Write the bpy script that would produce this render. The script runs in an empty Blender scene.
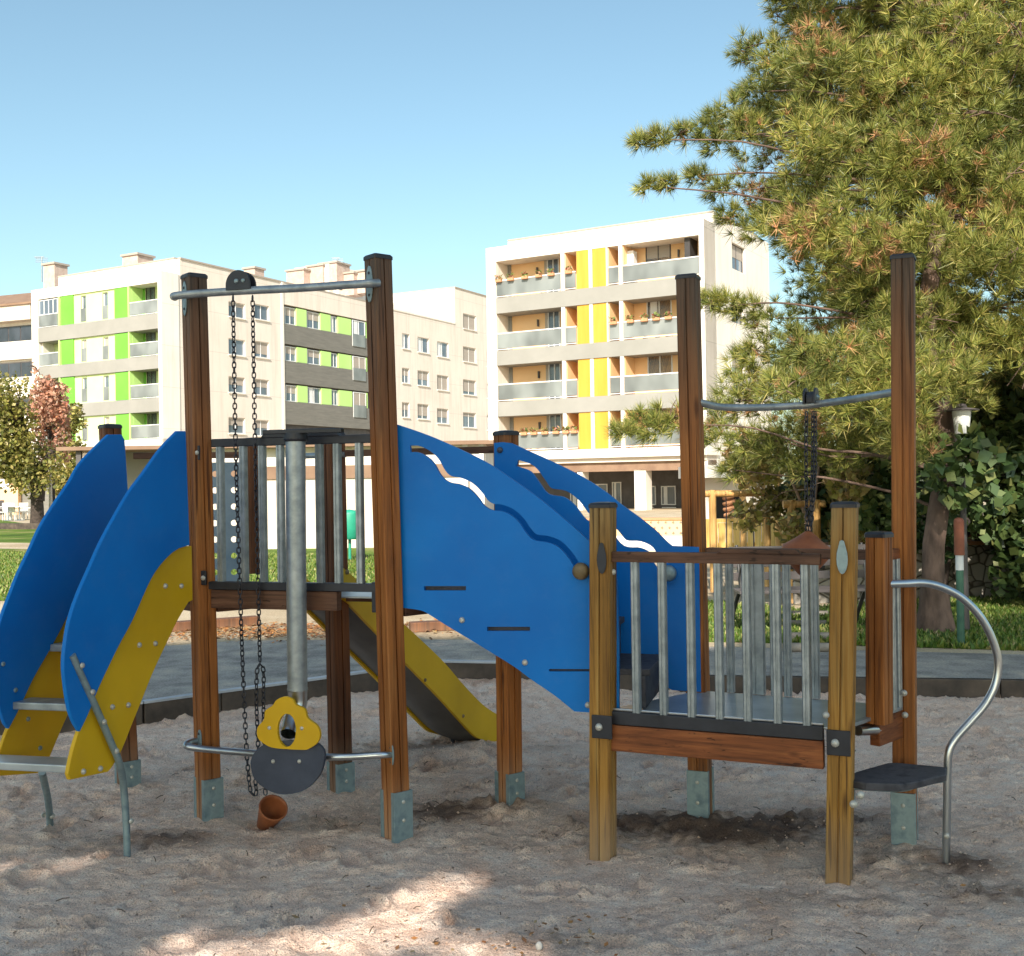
SKY_STR = .15; SUN_STR = 4.8; EXPO = .68
import bpy, bmesh, math, random
import numpy as np
from mathutils import Vector, Matrix, noise
from mathutils.geometry import tessellate_polygon
random.seed(7); RNG = np.random.default_rng(7)
scene = bpy.context.scene
COL = scene.collection
# ------------------------------------------------------------------ camera
F = 1130.0; CX, CY = 512.0, 478.0; CAMZ = 1.6; PITCH = 0.0062; ROLL = 0.015
CAM = Vector((0, 0, CAMZ))
_f = Vector((0, math.cos(PITCH), math.sin(PITCH))); _u0 = Vector((0, -math.sin(PITCH), math.cos(PITCH))); _r0 = Vector((1, 0, 0))
_R = _r0*math.cos(ROLL) - _u0*math.sin(ROLL); _U = _r0*math.sin(ROLL) + _u0*math.cos(ROLL)
def ray(px, py): return _R*((px-CX)/F) + _U*(-(py-CY)/F) + _f
def G(px, py, z=0.0):                       # where the line of sight meets height z
    d = ray(px, py); return CAM + d*((z-CAMZ)/d.z)
def D(px, py, Y):                           # ... meets distance Y
    d = ray(px, py); return CAM + d*(Y/d.y)
def PL(px, py, A, dr):                      # ... meets the vertical plane through A along dr
    d = ray(px, py); n = Vector((-dr[1], dr[0], 0)); A = Vector((A[0], A[1], 0))
    return CAM + d*((A-CAM).dot(n)/d.dot(n))
def unit2(x, y):
    l = math.hypot(x, y); return (x/l, y/l)
# ------------------------------------------------------------------ objects
WLOC = {}
def tag(o, label=None, cat=None, group=None, kind=None):
    if label: o['label'] = label
    if cat: o['category'] = cat
    if group: o['group'] = group
    if kind: o['kind'] = kind
    return o
def thing(name, loc, label, cat, group=None):
    o = bpy.data.objects.new(name, None); COL.objects.link(o); o.location = loc; o.empty_display_size = .1
    WLOC[o] = Vector(loc); return tag(o, label, cat, group)
def link(name, me, mat, parent=None, bevel=0, origin=None):
    o = bpy.data.objects.new(name, me); COL.objects.link(o)
    if mat is not None:
        for m in (mat if isinstance(mat, (list, tuple)) else [mat]): me.materials.append(m)
    if parent is not None:
        w = WLOC[parent]; me.transform(Matrix.Translation(-w)); o.parent = parent; WLOC[o] = w
    elif origin is not None:
        w = Vector(origin); me.transform(Matrix.Translation(-w)); o.location = w; WLOC[o] = w
    else: WLOC[o] = Vector((0, 0, 0))
    if bevel:
        b = o.modifiers.new('bevel', 'BEVEL'); b.width = bevel; b.segments = 2; b.limit_method = 'ANGLE'; b.angle_limit = math.radians(40)
        b.harden_normals = False
    return o
def copy_tree(o, parent=None):
    c = o.copy(); COL.objects.link(c)
    if parent is not None: c.parent = parent
    for ch in list(o.children): copy_tree(ch, c)
    return c
class MB:
    def __init__(s): s.v = []; s.f = []; s.sm = []; s.mi = []
    def add(s, vs, fs, smooth=False, mi=0):
        n = len(s.v); s.v += [tuple(v) for v in vs]; s.f += [tuple(i+n for i in f) for f in fs]; s.sm += [smooth]*len(fs); s.mi += [mi]*len(fs); return s
    def box8(s, c, mi=0):                    # 8 corners: bottom 4 ccw, top 4
        return s.add(c, [(3,2,1,0),(4,5,6,7),(0,1,5,4),(1,2,6,5),(2,3,7,6),(3,0,4,7)], mi=mi)
    def box(s, c, h, dx=(1,0), tilt=None, mi=0):       # centre, half sizes, x direction in plan
        c = Vector(c); ux = Vector((dx[0], dx[1], 0)).normalized(); uy = Vector((-ux.y, ux.x, 0)); uz = Vector((0,0,1))
        if tilt is not None: ux, uy, uz = tilt
        cs = [c+ux*a*h[0]+uy*b*h[1]+uz*e*h[2] for e in (-1,1) for a,b in ((-1,-1),(1,-1),(1,1),(-1,1))]
        return s.box8(cs, mi)
    def beam(s, A, B, w, h, mi=0):                # box from A to B, w wide in plan, h tall (local up)
        A = Vector(A); B = Vector(B); ux = (B-A); L = ux.length; ux.normalize()
        uy = Vector((0,0,1)).cross(ux)
        if uy.length < 1e-4: uy = Vector((1,0,0))
        uy.normalize(); uz = ux.cross(uy)
        return s.box((A+B)/2, (L/2, w/2, h/2), tilt=(ux, uy, uz), mi=mi)
    def tube(s, pts, r, seg=12, cap=True, mi=0, r1=None, closed=False, rads=None):
        pts = [Vector(p) for p in pts]; n = len(pts); rings = []
        t0 = (pts[1]-pts[0]).normalized(); ref = Vector((0,0,1)) if abs(t0.z) < .9 else Vector((1,0,0))
        nx = t0.cross(ref).normalized()
        for i, p in enumerate(pts):
            if closed: t = (pts[(i+1) % n]-pts[i-1]).normalized()
            else: t = (pts[min(i+1, n-1)]-pts[max(i-1, 0)]).normalized()
            nx = (nx - t*nx.dot(t)).normalized(); ny = t.cross(nx)
            rr = rads[i] if rads else (r if r1 is None else r + (r1-r)*i/(n-1))
            rings.append([p + (nx*math.cos(2*math.pi*k/seg) + ny*math.sin(2*math.pi*k/seg))*rr for k in range(seg)])
        vs = [v for rg in rings for v in rg]; fs = []
        m = n if closed else n-1
        for i in range(m):
            a = i*seg; b = ((i+1) % n)*seg
            for k in range(seg): fs.append((a+k, a+(k+1) % seg, b+(k+1) % seg, b+k))
        s.add(vs, fs, True, mi)
        if cap and not closed:
            s.add(rings[0], [tuple(range(seg))[::-1]], False, mi); s.add(rings[-1], [tuple(range(seg))], False, mi)
        return s
    def lathe(s, prof, o, ax=(0,0,1), seg=24, mi=0, cap=False):   # prof: (r, h)
        o = Vector(o); ax = Vector(ax).normalized(); ref = Vector((1,0,0)) if abs(ax.x) < .9 else Vector((0,1,0))
        nx = ax.cross(ref).normalized(); ny = ax.cross(nx); vs = []; fs = []
        for r, h in prof:
            vs += [o+ax*h+(nx*math.cos(2*math.pi*k/seg)+ny*math.sin(2*math.pi*k/seg))*r for k in range(seg)]
        for i in range(len(prof)-1):
            for k in range(seg): fs.append((i*seg+k, i*seg+(k+1) % seg, (i+1)*seg+(k+1) % seg, (i+1)*seg+k))
        s.add(vs, fs, True, mi)
        if cap: s.add(vs[:seg], [tuple(range(seg))[::-1]], False, mi); s.add(vs[-seg:], [tuple(range(seg))], False, mi)
        return s
    def dome(s, o, r, ax, h=None, seg=12, mi=0):
        h = h or r*.7
        return s.lathe([(r, 0), (r*.98, h*.3), (r*.8, h*.7), (r*.45, h*.93), (.0005, h)], o, ax, seg, mi)
    def sphere(s, o, r, mi=0, seg=12, sq=(1,1,1)):
        o = Vector(o); vs = []; fs = []; n = seg//2
        for i in range(n+1):
            a = math.pi*i/n
            for k in range(seg):
                b = 2*math.pi*k/seg; vs.append(o+Vector((math.sin(a)*math.cos(b)*r*sq[0], math.sin(a)*math.sin(b)*r*sq[1], math.cos(a)*r*sq[2])))
        for i in range(n):
            for k in range(seg): fs.append((i*seg+k, (i+1)*seg+k, (i+1)*seg+(k+1) % seg, i*seg+(k+1) % seg))
        return s.add(vs, fs, True, mi)
    def slab(s, loops, n, th, mi=0):         # loops of coplanar 3-D points (outer, holes...), extruded th along -n
        n = Vector(n).normalized(); loops = [[Vector(p) for p in l] for l in loops]
        flat = [p for l in loops for p in l]
        # project on an in-plane frame so the tessellation is robust
        ux = n.cross(Vector((0,0,1))); ux = ux.normalized() if ux.length > 1e-3 else Vector((1,0,0)); uy = n.cross(ux)
        o = flat[0]; l2 = [[Vector(((p-o).dot(ux), (p-o).dot(uy), 0)) for p in l] for l in loops]
        tris = tessellate_polygon(l2); N = len(flat)
        vs = flat + [p - n*th for p in flat]; fs = []
        for t in tris:
            a, b, c = (flat[i] for i in t)
            if (b-a).cross(c-a).dot(n) < 0: t = t[::-1]
            fs.append(tuple(t)); fs.append(tuple(i+N for i in reversed(t)))
        k0 = 0
        for l in loops:
            m = len(l)
            for k in range(m): a = k0+k; b = k0+(k+1) % m; fs.append((a, b, b+N, a+N))
            k0 += m
        s.add(vs, fs, False, mi); return s
    def build(s, name, mat, parent=None, bevel=0, origin=None, recalc=True):
        me = bpy.data.meshes.new(name); me.from_pydata(s.v, [], s.f)
        me.polygons.foreach_set('use_smooth', s.sm); me.polygons.foreach_set('material_index', s.mi)
        if recalc:
            bm = bmesh.new(); bm.from_mesh(me); bmesh.ops.recalc_face_normals(bm, faces=bm.faces[:]); bm.to_mesh(me); bm.free()
        return link(name, me, mat, parent, bevel, origin)
    
def _split(s, name, mat, parent, **k):
    par = list(range(len(s.v)))
    def find(a):
        while par[a] != a: par[a] = par[par[a]]; a = par[a]
        return a
    for f in s.f:
        r = find(f[0])
        for i in f[1:]: par[find(i)] = r
    groups = {}
    for j, f in enumerate(s.f): groups.setdefault(find(f[0]), []).append(j)
    out = []
    for g in groups.values():
        ids = sorted({i for j in g for i in s.f[j]}); mp = {a: b for b, a in enumerate(ids)}; m = MB()
        m.v = [s.v[i] for i in ids]; m.f = [tuple(mp[i] for i in s.f[j]) for j in g]; m.sm = [s.sm[j] for j in g]; m.mi = [s.mi[j] for j in g]
        out.append(m.build(name, mat, parent, **k))
    return out
MB.split = _split
def crom(pts, n=6, closed=False):            # Catmull-Rom through points
    pts = [Vector(p) if len(p) == 3 else Vector((p[0], p[1], 0)) for p in pts]; m = len(pts); out = []
    rng = range(m if closed else m-1)
    for i in rng:
        if closed: p0, p1, p2, p3 = pts[i-1], pts[i], pts[(i+1) % m], pts[(i+2) % m]
        else: p0, p1, p2, p3 = pts[max(i-1,0)], pts[i], pts[i+1], pts[min(i+2, m-1)]
        for k in range(n):
            t = k/n; out.append(.5*((2*p1)+(p2-p0)*t+(2*p0-5*p1+4*p2-p3)*t*t+(3*p1-p0-3*p2+p3)*t**3))
    if not closed: out.append(pts[-1])
    return out
def slot(cl, w, n=4):                        # closed 2-D outline of a ribbon round a centre line
    c = crom(cl, n); L = []; R_ = []
    for i, p in enumerate(c):
        t = (c[min(i+1, len(c)-1)]-c[max(i-1,0)]).normalized(); nn = Vector((-t.y, t.x, 0)); L.append(p+nn*w/2); R_.append(p-nn*w/2)
    return L + R_[::-1]
# ------------------------------------------------------------------ materials
def new_mat(name):
    m = bpy.data.materials.new(name); m.use_nodes = True; nt = m.node_tree; return m, nt, nt.nodes['Principled BSDF'], nt.nodes, nt.links
def ramp(N, cols, pos=None):
    r = N.new('ShaderNodeValToRGB'); e = r.color_ramp.elements
    pos = pos or [i/(len(cols)-1) for i in range(len(cols))]
    e[0].position = pos[0]; e[0].color = (*cols[0], 1); e[1].position = pos[-1]; e[1].color = (*cols[-1], 1)
    for c, p in list(zip(cols, pos))[1:-1]: x = e.new(p); x.color = (*c, 1)
    return r
def coords(N, L, scale=(1,1,1), kind='Object'):
    t = N.new('ShaderNodeTexCoord'); m = N.new('ShaderNodeMapping'); m.inputs['Scale'].default_value = scale
    L.new(t.outputs[kind], m.inputs['Vector']); return m.outputs['Vector']
def ntex(N, L, vec, scale, detail=4, rough=.55, dist=0):
    n = N.new('ShaderNodeTexNoise'); n.inputs['Scale'].default_value = scale; n.inputs['Detail'].default_value = detail
    n.inputs['Roughness'].default_value = rough; n.inputs['Distortion'].default_value = dist; L.new(vec, n.inputs['Vector']); return n.outputs['Fac']
def bump(N, L, B, h, s=.3, d=.01):
    b = N.new('ShaderNodeBump'); b.inputs['Strength'].default_value = s; b.inputs['Distance'].default_value = d
    L.new(h, b.inputs['Height']); L.new(b.outputs['Normal'], B.inputs['Normal']); return b
def mixc(N, L, fac, a, b, mode='MIX'):
    m = N.new('ShaderNodeMix'); m.data_type = 'RGBA'; m.blend_type = mode
    for s, v in ((m.inputs[0], fac), (m.inputs[6], a), (m.inputs[7], b)):
        if hasattr(v, 'is_linked') or hasattr(v, 'node'): L.new(v, s)
        else: s.default_value = v if not isinstance(v, tuple) else (*v, 1)[:4]
    return m.outputs[2]
def mottled(name, c1, c2, scale=6, rough=.6, metal=0, bstr=.1, bdist=.004, detail=5, stretch=(1,1,1), spec=.5, c3=None, fine=0):
    m, nt, B, N, L = new_mat(name); v = coords(N, L, stretch)
    n1 = ntex(N, L, v, scale, detail, .6)
    cols = [c1, c2] if c3 is None else [c1, c2, c3]
    r = ramp(N, cols, [.32, .68] if c3 is None else [.3, .5, .7]); L.new(n1, r.inputs[0]); L.new(r.outputs[0], B.inputs['Base Color'])
    B.inputs['Roughness'].default_value = rough; B.inputs['Metallic'].default_value = metal; B.inputs['Specular IOR Level'].default_value = spec
    if bstr: bump(N, L, B, ntex(N, L, v, scale*(fine or 5), 4), bstr, bdist)
    return m
def wood(name, dark, mid, light, weather=None, wz=(1.6, 2.6), horiz=False):
    m, nt, B, N, L = new_mat(name)
    v = coords(N, L, (1.1, 5, 30) if horiz else (26, 26, 1.1)); n1 = ntex(N, L, v, 1.0, 6, .65, .6)
    v2 = coords(N, L, (2.5, 14, 95) if horiz else (90, 90, 2.5)); n2 = ntex(N, L, v2, 1.0, 3, .6)
    v3 = coords(N, L, (2.2, 2.2, 1.3)); n3 = ntex(N, L, v3, 1.0, 3)
    r = ramp(N, [dark, mid, light], [.3, .5, .72]); L.new(n1, r.inputs[0])
    r2 = ramp(N, [(.35,.35,.35), (1,1,1)], [.34, .52]); L.new(n2, r2.inputs[0])
    c = mixc(N, L, .55, r.outputs[0], r2.outputs[0], 'MULTIPLY')
    r3 = ramp(N, [(.62,.58,.55), (1.15,1.1,1.05)], [.35, .65]); L.new(n3, r3.inputs[0])
    c = mixc(N, L, .8, c, r3.outputs[0], 'MULTIPLY')
    if weather:
        g = N.new('ShaderNodeNewGeometry'); s = N.new('ShaderNodeSeparateXYZ'); L.new(g.outputs['Position'], s.inputs[0])
        mr = N.new('ShaderNodeMapRange'); mr.inputs[1].default_value = wz[0]; mr.inputs[2].default_value = wz[1]; L.new(s.outputs['Z'], mr.inputs[0])
        ad = N.new('ShaderNodeMath'); ad.operation = 'MULTIPLY_ADD'; L.new(n1, ad.inputs[0]); ad.inputs[1].default_value = 1.2; ad.inputs[2].default_value = -.6
        a2 = N.new('ShaderNodeMath'); a2.operation = 'ADD'; a2.use_clamp = True; L.new(mr.outputs[0], a2.inputs[0]); L.new(ad.outputs[0], a2.inputs[1])
        wc = mixc(N, L, .75, weather, r2.outputs[0], 'MULTIPLY')
        c = mixc(N, L, a2.outputs[0], c, wc)
    # knots and fine cracks, sand dust on the lowest part
    vk = coords(N, L, (1, 7, 7) if horiz else (7, 7, 1.6)); vo = N.new('ShaderNodeTexVoronoi'); vo.inputs['Scale'].default_value = 1.3; L.new(vk, vo.inputs['Vector'])
    rk = ramp(N, [(.28,.22,.18), (1,1,1)], [.05, .14]); L.new(vo.outputs['Distance'], rk.inputs[0]); c = mixc(N, L, .8, c, rk.outputs[0], 'MULTIPLY')
    vc = coords(N, L, (3, 40, 60) if horiz else (60, 60, 1.0)); nc = ntex(N, L, vc, 1.0, 2, .5, .3); rc_ = ramp(N, [(.22,.17,.14), (1,1,1)], [.30, .345]); L.new(nc, rc_.inputs[0]); c = mixc(N, L, .85, c, rc_.outputs[0], 'MULTIPLY')
    if not horiz:
        g2 = N.new('ShaderNodeNewGeometry'); s2 = N.new('ShaderNodeSeparateXYZ'); L.new(g2.outputs['Position'], s2.inputs[0])
        m2 = N.new('ShaderNodeMapRange'); m2.inputs[1].default_value = .30; m2.inputs[2].default_value = -.05; m2.inputs[4].default_value = .8; L.new(s2.outputs['Z'], m2.inputs[0])
        a3 = N.new('ShaderNodeMath'); a3.operation = 'MULTIPLY'; L.new(m2.outputs[0], a3.inputs[0]); L.new(n3, a3.inputs[1]); c = mixc(N, L, a3.outputs[0], c, (.45,.34,.25))
    L.new(c, B.inputs['Base Color']); B.inputs['Roughness'].default_value = .62; B.inputs['Specular IOR Level'].default_value = .35
    bump(N, L, B, n1, .35, .004); return m
M = {}
def board_mat(name, c1, c2, dust, spec):
    m, nt, B, N, L = new_mat(name); v = coords(N, L); r = ramp(N, [c1, c2], [.3, .7]); L.new(ntex(N, L, v, 1.6, 4), r.inputs[0])
    vs_ = coords(N, L, (3, 3, 38)); s = ntex(N, L, vs_, 1.3, 5, .8, 1.5); rs = ramp(N, [(0,0,0), (1,1,1)], [.60, .74]); L.new(s, rs.inputs[0])
    d = ntex(N, L, v, 9, 6, .75); rd = ramp(N, [(0,0,0), (1,1,1)], [.50, .80]); L.new(d, rd.inputs[0])
    mx = N.new('ShaderNodeMath'); mx.operation = 'ADD'; L.new(rs.outputs[0], mx.inputs[0]); L.new(rd.outputs[0], mx.inputs[1])
    mm = N.new('ShaderNodeMath'); mm.operation = 'MULTIPLY'; mm.use_clamp = True; mm.inputs[1].default_value = .05; L.new(mx.outputs[0], mm.inputs[0])
    L.new(mixc(N, L, mm.outputs[0], r.outputs[0], dust), B.inputs['Base Color'])
    rr = N.new('ShaderNodeMapRange'); rr.inputs[3].default_value = .34; rr.inputs[4].default_value = .62; L.new(d, rr.inputs[0]); L.new(rr.outputs[0], B.inputs['Roughness'])
    B.inputs['Specular IOR Level'].default_value = spec; bump(N, L, B, ntex(N, L, v, 90, 3), .12, .0015); return m
M['wood_red'] = wood('stained wood', (.13,.042,.012), (.36,.125,.026), (.55,.225,.055), weather=(.10,.065,.045))
M['wood_dark'] = wood('old stained wood', (.06,.022,.010), (.15,.052,.018), (.24,.09,.03))
M['wood_red_h'] = wood('stained wood laid flat', (.11,.034,.012), (.25,.078,.024), (.36,.13,.042), horiz=True)
M['wood_dark_h'] = wood('old stained wood laid flat', (.06,.028,.018), (.13,.062,.038), (.20,.105,.065), horiz=True)
M['wood_yel'] = wood('ochre stained wood', (.16,.075,.014), (.37,.185,.033), (.50,.295,.075), weather=(.26,.19,.09), wz=(1.25, 1.7))
M['wood_far'] = wood('light wood', (.45,.25,.08), (.70,.42,.15), (.80,.55,.24))
M['blue'] = board_mat('blue plastic board', (.0003,.135,.50), (.0005,.195,.63), (.35,.42,.48), .25)
M['yellow'] = board_mat('yellow plastic board', (.56,.32,.006), (.78,.47,.012), (.45,.36,.25), .35)
M['black'] = mottled('black plastic', (.012,.013,.02), (.028,.03,.042), 8, .45, bstr=.2)
M['dark_board'] = mottled('slate plastic board', (.028,.036,.06), (.055,.065,.10), 6, .5, bstr=.15, fine=20)
M['rubber'] = mottled('worn rubber', (.018,.018,.026), (.07,.068,.08), 14, .75, bstr=.4, c3=(.035,.034,.045))
M['steel'] = mottled('brushed steel', (.42,.45,.48), (.62,.65,.68), 5, .28, 1, .05, stretch=(1,1,.3))
M['galv'] = mottled('galvanised steel', (.24,.275,.30), (.40,.44,.47), 16, .40, .6, .06, detail=3)
M['galv_dull'] = mottled('dull galvanised steel', (.16,.23,.27), (.30,.39,.42), 12, .55, .6, .15, c3=(.22,.29,.31))
M['perf'] = mottled('perforated sheet steel', (.20,.28,.36), (.30,.38,.46), 6, .5, .3, .05)
M['deck'] = mottled('worn steel deck', (.34,.38,.41), (.60,.63,.65), 3.5, .36, .5, .15, detail=7)
M['bolt'] = mottled('bolt cap', (.42,.40,.36), (.62,.60,.55), 20, .4, .3, .1)
M['chain'] = mottled('chain steel', (.035,.035,.045), (.08,.08,.095), 20, .4, .8, 0)
M['terracotta'] = mottled('rust brown rubber', (.23,.065,.022), (.38,.12,.04), 10, .6, bstr=.2)
M['slide_grey'] = mottled('grey plastic underside', (.085,.075,.075), (.16,.145,.14), 3, .5, bstr=.1)
M['knob'] = mottled('wooden knob', (.12,.085,.04), (.24,.17,.085), 18, .5, bstr=.1)
# ================================================================== play structure
def flat(p, z=0): return Vector((p[0], p[1], z))
AFL = G(209, 818); AFR = G(397, 835); A509 = G(510, 803); A341 = G(341, 790); ABL = G(128, 785)
BFL = G(603, 851); BFR = G(839, 881); BBR = G(905, 845); BBL = D(699, 690, 5.38); BBL.z = 0
SA = D(255, 582, 6.3); SA.z = 0                        # short post at the back of the tall tower
eA = unit2(.77, .64); eB = unit2(BFR.x-BFL.x, BFR.y-BFL.y)
DA, DB = 1.15, .61                                     # deck heights
play = thing('play_structure', ((AFR.x+BFL.x)/2, (AFR.y+BFL.y)/2, 0), 'blue and yellow climbing frame, two wooden towers joined by a stepped bridge over sand', 'climbing frame')
def post(bot, toppx, ztop, yaw, mat, w=.095, zb=-.25, shoe=None, cap='black', label=None, topY=None):
    bot = Vector(bot); d = ray(*toppx); Yt = topY or bot.y; top = CAM + d*(Yt/d.y); top.z = ztop
    ux = Vector((yaw[0], yaw[1], 0)).normalized(); uy = Vector((-ux.y, ux.x, 0)); h = w/2; g = .0035; gd = .009; c = .005
    q = [(-h+c,-h),(-g,-h),(-g,-h+gd),(g,-h+gd),(g,-h),(h-c,-h)]
    sec = []
    for k in range(4):
        a = k*math.pi/2; sec += [(x*math.cos(a)-y*math.sin(a), x*math.sin(a)+y*math.cos(a)) for x, y in q]
    n = len(sec); b0 = flat(bot, zb); ext = (b0.z-bot.z)
    axis = (top-flat(bot, 0)); vs = []; zs = [zb, .3, .8, 1.4, 2.0, ztop]; zs = [z for z in zs if zb < z < ztop] + [zb, ztop]
    zs = sorted(set(zs))
    for z in zs:
        cc = flat(bot, 0) + axis*(z/ztop)
        vs += [cc+ux*x+uy*y for x, y in sec]
    fs = []
    for i in range(len(zs)-1):
        for k in range(n): fs.append((i*n+k, i*n+(k+1) % n, (i+1)*n+(k+1) % n, (i+1)*n+k))
    m = MB(); m.add(vs, fs); m.slab([[flat(bot,0)+axis+ux*x+uy*y for x, y in sec]], (0,0,1), .002)
    o = m.build('post', mat, play, recalc=True)
    if label: o['label'] = label
    k = MB(); t = flat(bot,0)+axis; hh = h+.004
    ring = lambda r, z: [t+ux*a*r+uy*b*r+Vector((0,0,z)) for a, b in ((-1,-.86),(-.86,-1),(.86,-1),(1,-.86),(1,.86),(.86,1),(-.86,1),(-1,.86))]
    rs = [ring(hh, -.010), ring(hh, .004), ring(hh*.86, .012), ring(hh*.35, .016)]; vs = sum(rs, []); fs = []
    for i in range(3):
        for j in range(8): fs.append((i*8+j, i*8+(j+1) % 8, (i+1)*8+(j+1) % 8, (i+1)*8+j))
    fs.append(tuple(range(24, 32))); k.add(vs, fs); k.build('post_cap', M[cap], o)
    if shoe:                                           # two galvanised plates on opposite faces
        zt = shoe; k = MB()
        for sgn in (-1, 1):
            cc = flat(bot, zt/2-.1)+ux*0+uy*sgn*(h+.006)
            # plate with folded lips
            k.box(cc, (h+.004, .004, zt/2+.1), (ux.x, ux.y))
            for e in (-1, 1): k.box(cc+ux*e*(h+.001)-uy*sgn*.010, (.003, .012, zt/2+.1), (ux.x, ux.y))
        k.build('post_shoe', M['galv_dull'], o, bevel=.0015)
        k = MB()
        for z in (zt*.38, zt*.78): 
            for sgn in (-1, 1): k.dome(flat(bot, z)+uy*sgn*(h+.010), .009, uy*sgn, .006)
        k.split('shoe_bolt', M['bolt'], o)
    return o, axis/ztop
yawA = (eA[0], eA[1])
P_AFL = post(AFL, (194, 276), 2.64, yawA, M['wood_red'], shoe=.20)
P_AFR = post(AFR, (378, 257), 2.655, yawA, M['wood_red'], shoe=.21)
P_509 = post(A509, (506, 436), 1.86, yawA, M['wood_red'], shoe=.16)
P_341 = post(A341, (333, 437), 1.88, yawA, M['wood_dark'], shoe=.15)
P_ABL = post(ABL, (110, 427), 1.95, yawA, M['wood_dark'], shoe=.14)
P_BFL = post(BFL, (603, 505), 1.505, eB, M['wood_yel'])
P_BFR = post(BFR, (845, 505), 1.50, eB, M['wood_yel'])
P_BBR = post(BBR, (903, 257), 2.57, eB, M['wood_red'], shoe=.24)
P_BBL = post(BBL, (688, 277), 2.575, eB, M['wood_red'], shoe=.24)
# short posts that stand on the decks
SB = D(877, 715, 4.70); SB.z = 0
def short_post(b, toppx, zb, zt, yaw, mat, topY=None):
    return post(b, toppx, zt, yaw, mat, w=.084, zb=zb)
short_post(SB, (879, 535), DB-.02, 1.37, unit2(.70,.716), M['wood_red'])
short_post(SA, (252, 440), DA-.02, 1.87, yawA, M['wood_dark'])
# ---------------------------------------------------------------- decks
def deck(pts, z, name='deck'):
    m = MB(); m.slab([[flat(p, z) for p in pts]], (0,0,1), .008); return m.build(name, M['deck'], play, bevel=.002)
inA = [AFL, AFR, A509, A341, SA, ABL]
dd_ = Vector((AFR.x-AFL.x, AFR.y-AFL.y, 0)).normalized(); ni_ = Vector((-dd_.y, dd_.x, 0))*.06
deck([AFL+ni_, AFR+ni_, A509, A341, SA, ABL], DA-.065)
inB = [BFL, BFR, BBR, BBL]
deck(inB, DB)
def edge_beam(A, B, z0, z1, mat, w=.035, off=0, s0=.05, s1=.05, name='deck_beam', label=None):
    A = flat(A); B = flat(B); d = (B-A).normalized(); n = Vector((d.y, -d.x, 0))
    m = MB(); m.box((A+d*s0+B-d*s1)/2+n*off+Vector((0,0,(z0+z1)/2)), ((B-A).length/2-(s0+s1)/2, w/2, (z1-z0)/2), (d.x, d.y)); o = m.build(name, mat, play, bevel=.003)
    if label: o['label'] = label
    return o
edge_beam(AFL, AFR, DA-.034, DA+.004, M['black'], .05, 0, 0.03, .03, 'deck_edge')
edge_beam(AFL, AFR, DA-.125, DA-.036, M['wood_dark_h'], .05, -.005, .04, .28)
edge_beam(AFL, A341, DA-.15, DA-.075, M['wood_dark_h'], .04, 0, .05, .05)
edge_beam(AFR, A509, DA-.15, DA-.075, M['wood_dark_h'], .04)
edge_beam(A341, A509, DA-.15, DA-.075, M['wood_dark_h'], .04)
edge_beam(ABL, AFL, DA-.15, DA-.075, M['wood_dark_h'], .04)
edge_beam(BFL, BFR, DB-.052, DB+.004, M['black'], .03, .0, .05, .05, 'deck_edge')
edge_beam(BFL, BFR, DB-.165, DB-.054, M['wood_red_h'], .045, 0, .05, .05)
edge_beam(BFR, BBR, DB-.13, DB-.012, M['wood_red_h'], .045, 0, .33, .05)
edge_beam(BFR, BBR, DB-.010, DB+.006, M['galv'], .03, .01, .05, .05, 'deck_edge')
edge_beam(BFL, BFR, DB+.005, DB+.016, M['steel'], .012, -.004, .05, .05, 'deck_edge')
edge_beam(BBL, BBR, DB-.13, DB-.012, M['wood_dark_h'], .045)
edge_beam(BFL, BBL, DB-.13, DB-.012, M['wood_dark_h'], .045)
for c, z, e in ((AFR, 1.07, (-1,0)),):
    pass
m = MB()
q = PL(376, 597, AFL, (AFR.x-AFL.x, AFR.y-AFL.y)); m.box(q, (.012, .02, .07), eB); m.build('deck_bracket', M['black'], play, bevel=.003)
# ---------------------------------------------------------------- railings
def grille(A, B, zdeck, ztop, bars, arch=None, w=.034, railmat='wood_dark_h', railh=.042, offs=0, wide=(), name='railing', s0=.05, s1=.05):
    """bars: distances along A->B"""
    A = flat(A); B = flat(B); d = (B-A).normalized(); L = (B-A).length; n = Vector((d.y, -d.x, 0)); A = A+n*offs
    m = MB(); m.box(A+d*(L+s0-s1)/2+Vector((0,0,ztop-railh/2)), ((L-s0-s1)/2, .017, railh/2), (d.x, d.y))
    if arch:
        a0, a1, hh = arch; pts = [A+d*a0+Vector((0,0,ztop-.004)), A+d*(a0+.03)+Vector((0,0,ztop+hh)), A+d*(a1-.03)+Vector((0,0,ztop+hh)), A+d*a1+Vector((0,0,ztop-.004))]
        m.slab([[p+n*.021 for p in pts]], n, .042)
    o = m.build(name, M[railmat], play, bevel=.004)
    for b in bars:
        k = MB(); c = A+d*b; r = w/2
        if b in wide: r = w*1.15
        prof = []
        sec = [(-r,-.012),(-r+.004,-.018),(-.004,-.018),(-.002,-.0145),(.002,-.0145),(.004,-.018),(r-.004,-.018),(r,-.012),(r,.012),(r-.004,.018),(-r+.004,.018),(-r,.012)]
        vs = [c+d*x+n*(-y)+Vector((0,0,z)) for z in (zdeck+.004, ztop-railh+.001) for x, y in sec]; N_ = len(sec)
        k.add(vs, [(i, (i+1) % N_, N_+(i+1) % N_, N_+i) for i in range(N_)]+[tuple(range(N_)), tuple(range(N_, 2*N_))]); k.build('bar', M['galv'], o)
    return o
dF = unit2(AFR.x-AFL.x, AFR.y-AFL.y)
def sAt(px, py, A, dr): p = PL(px, py, A, dr); return (p.x-A.x)*dr[0]+(p.y-A.y)*dr[1]
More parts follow.
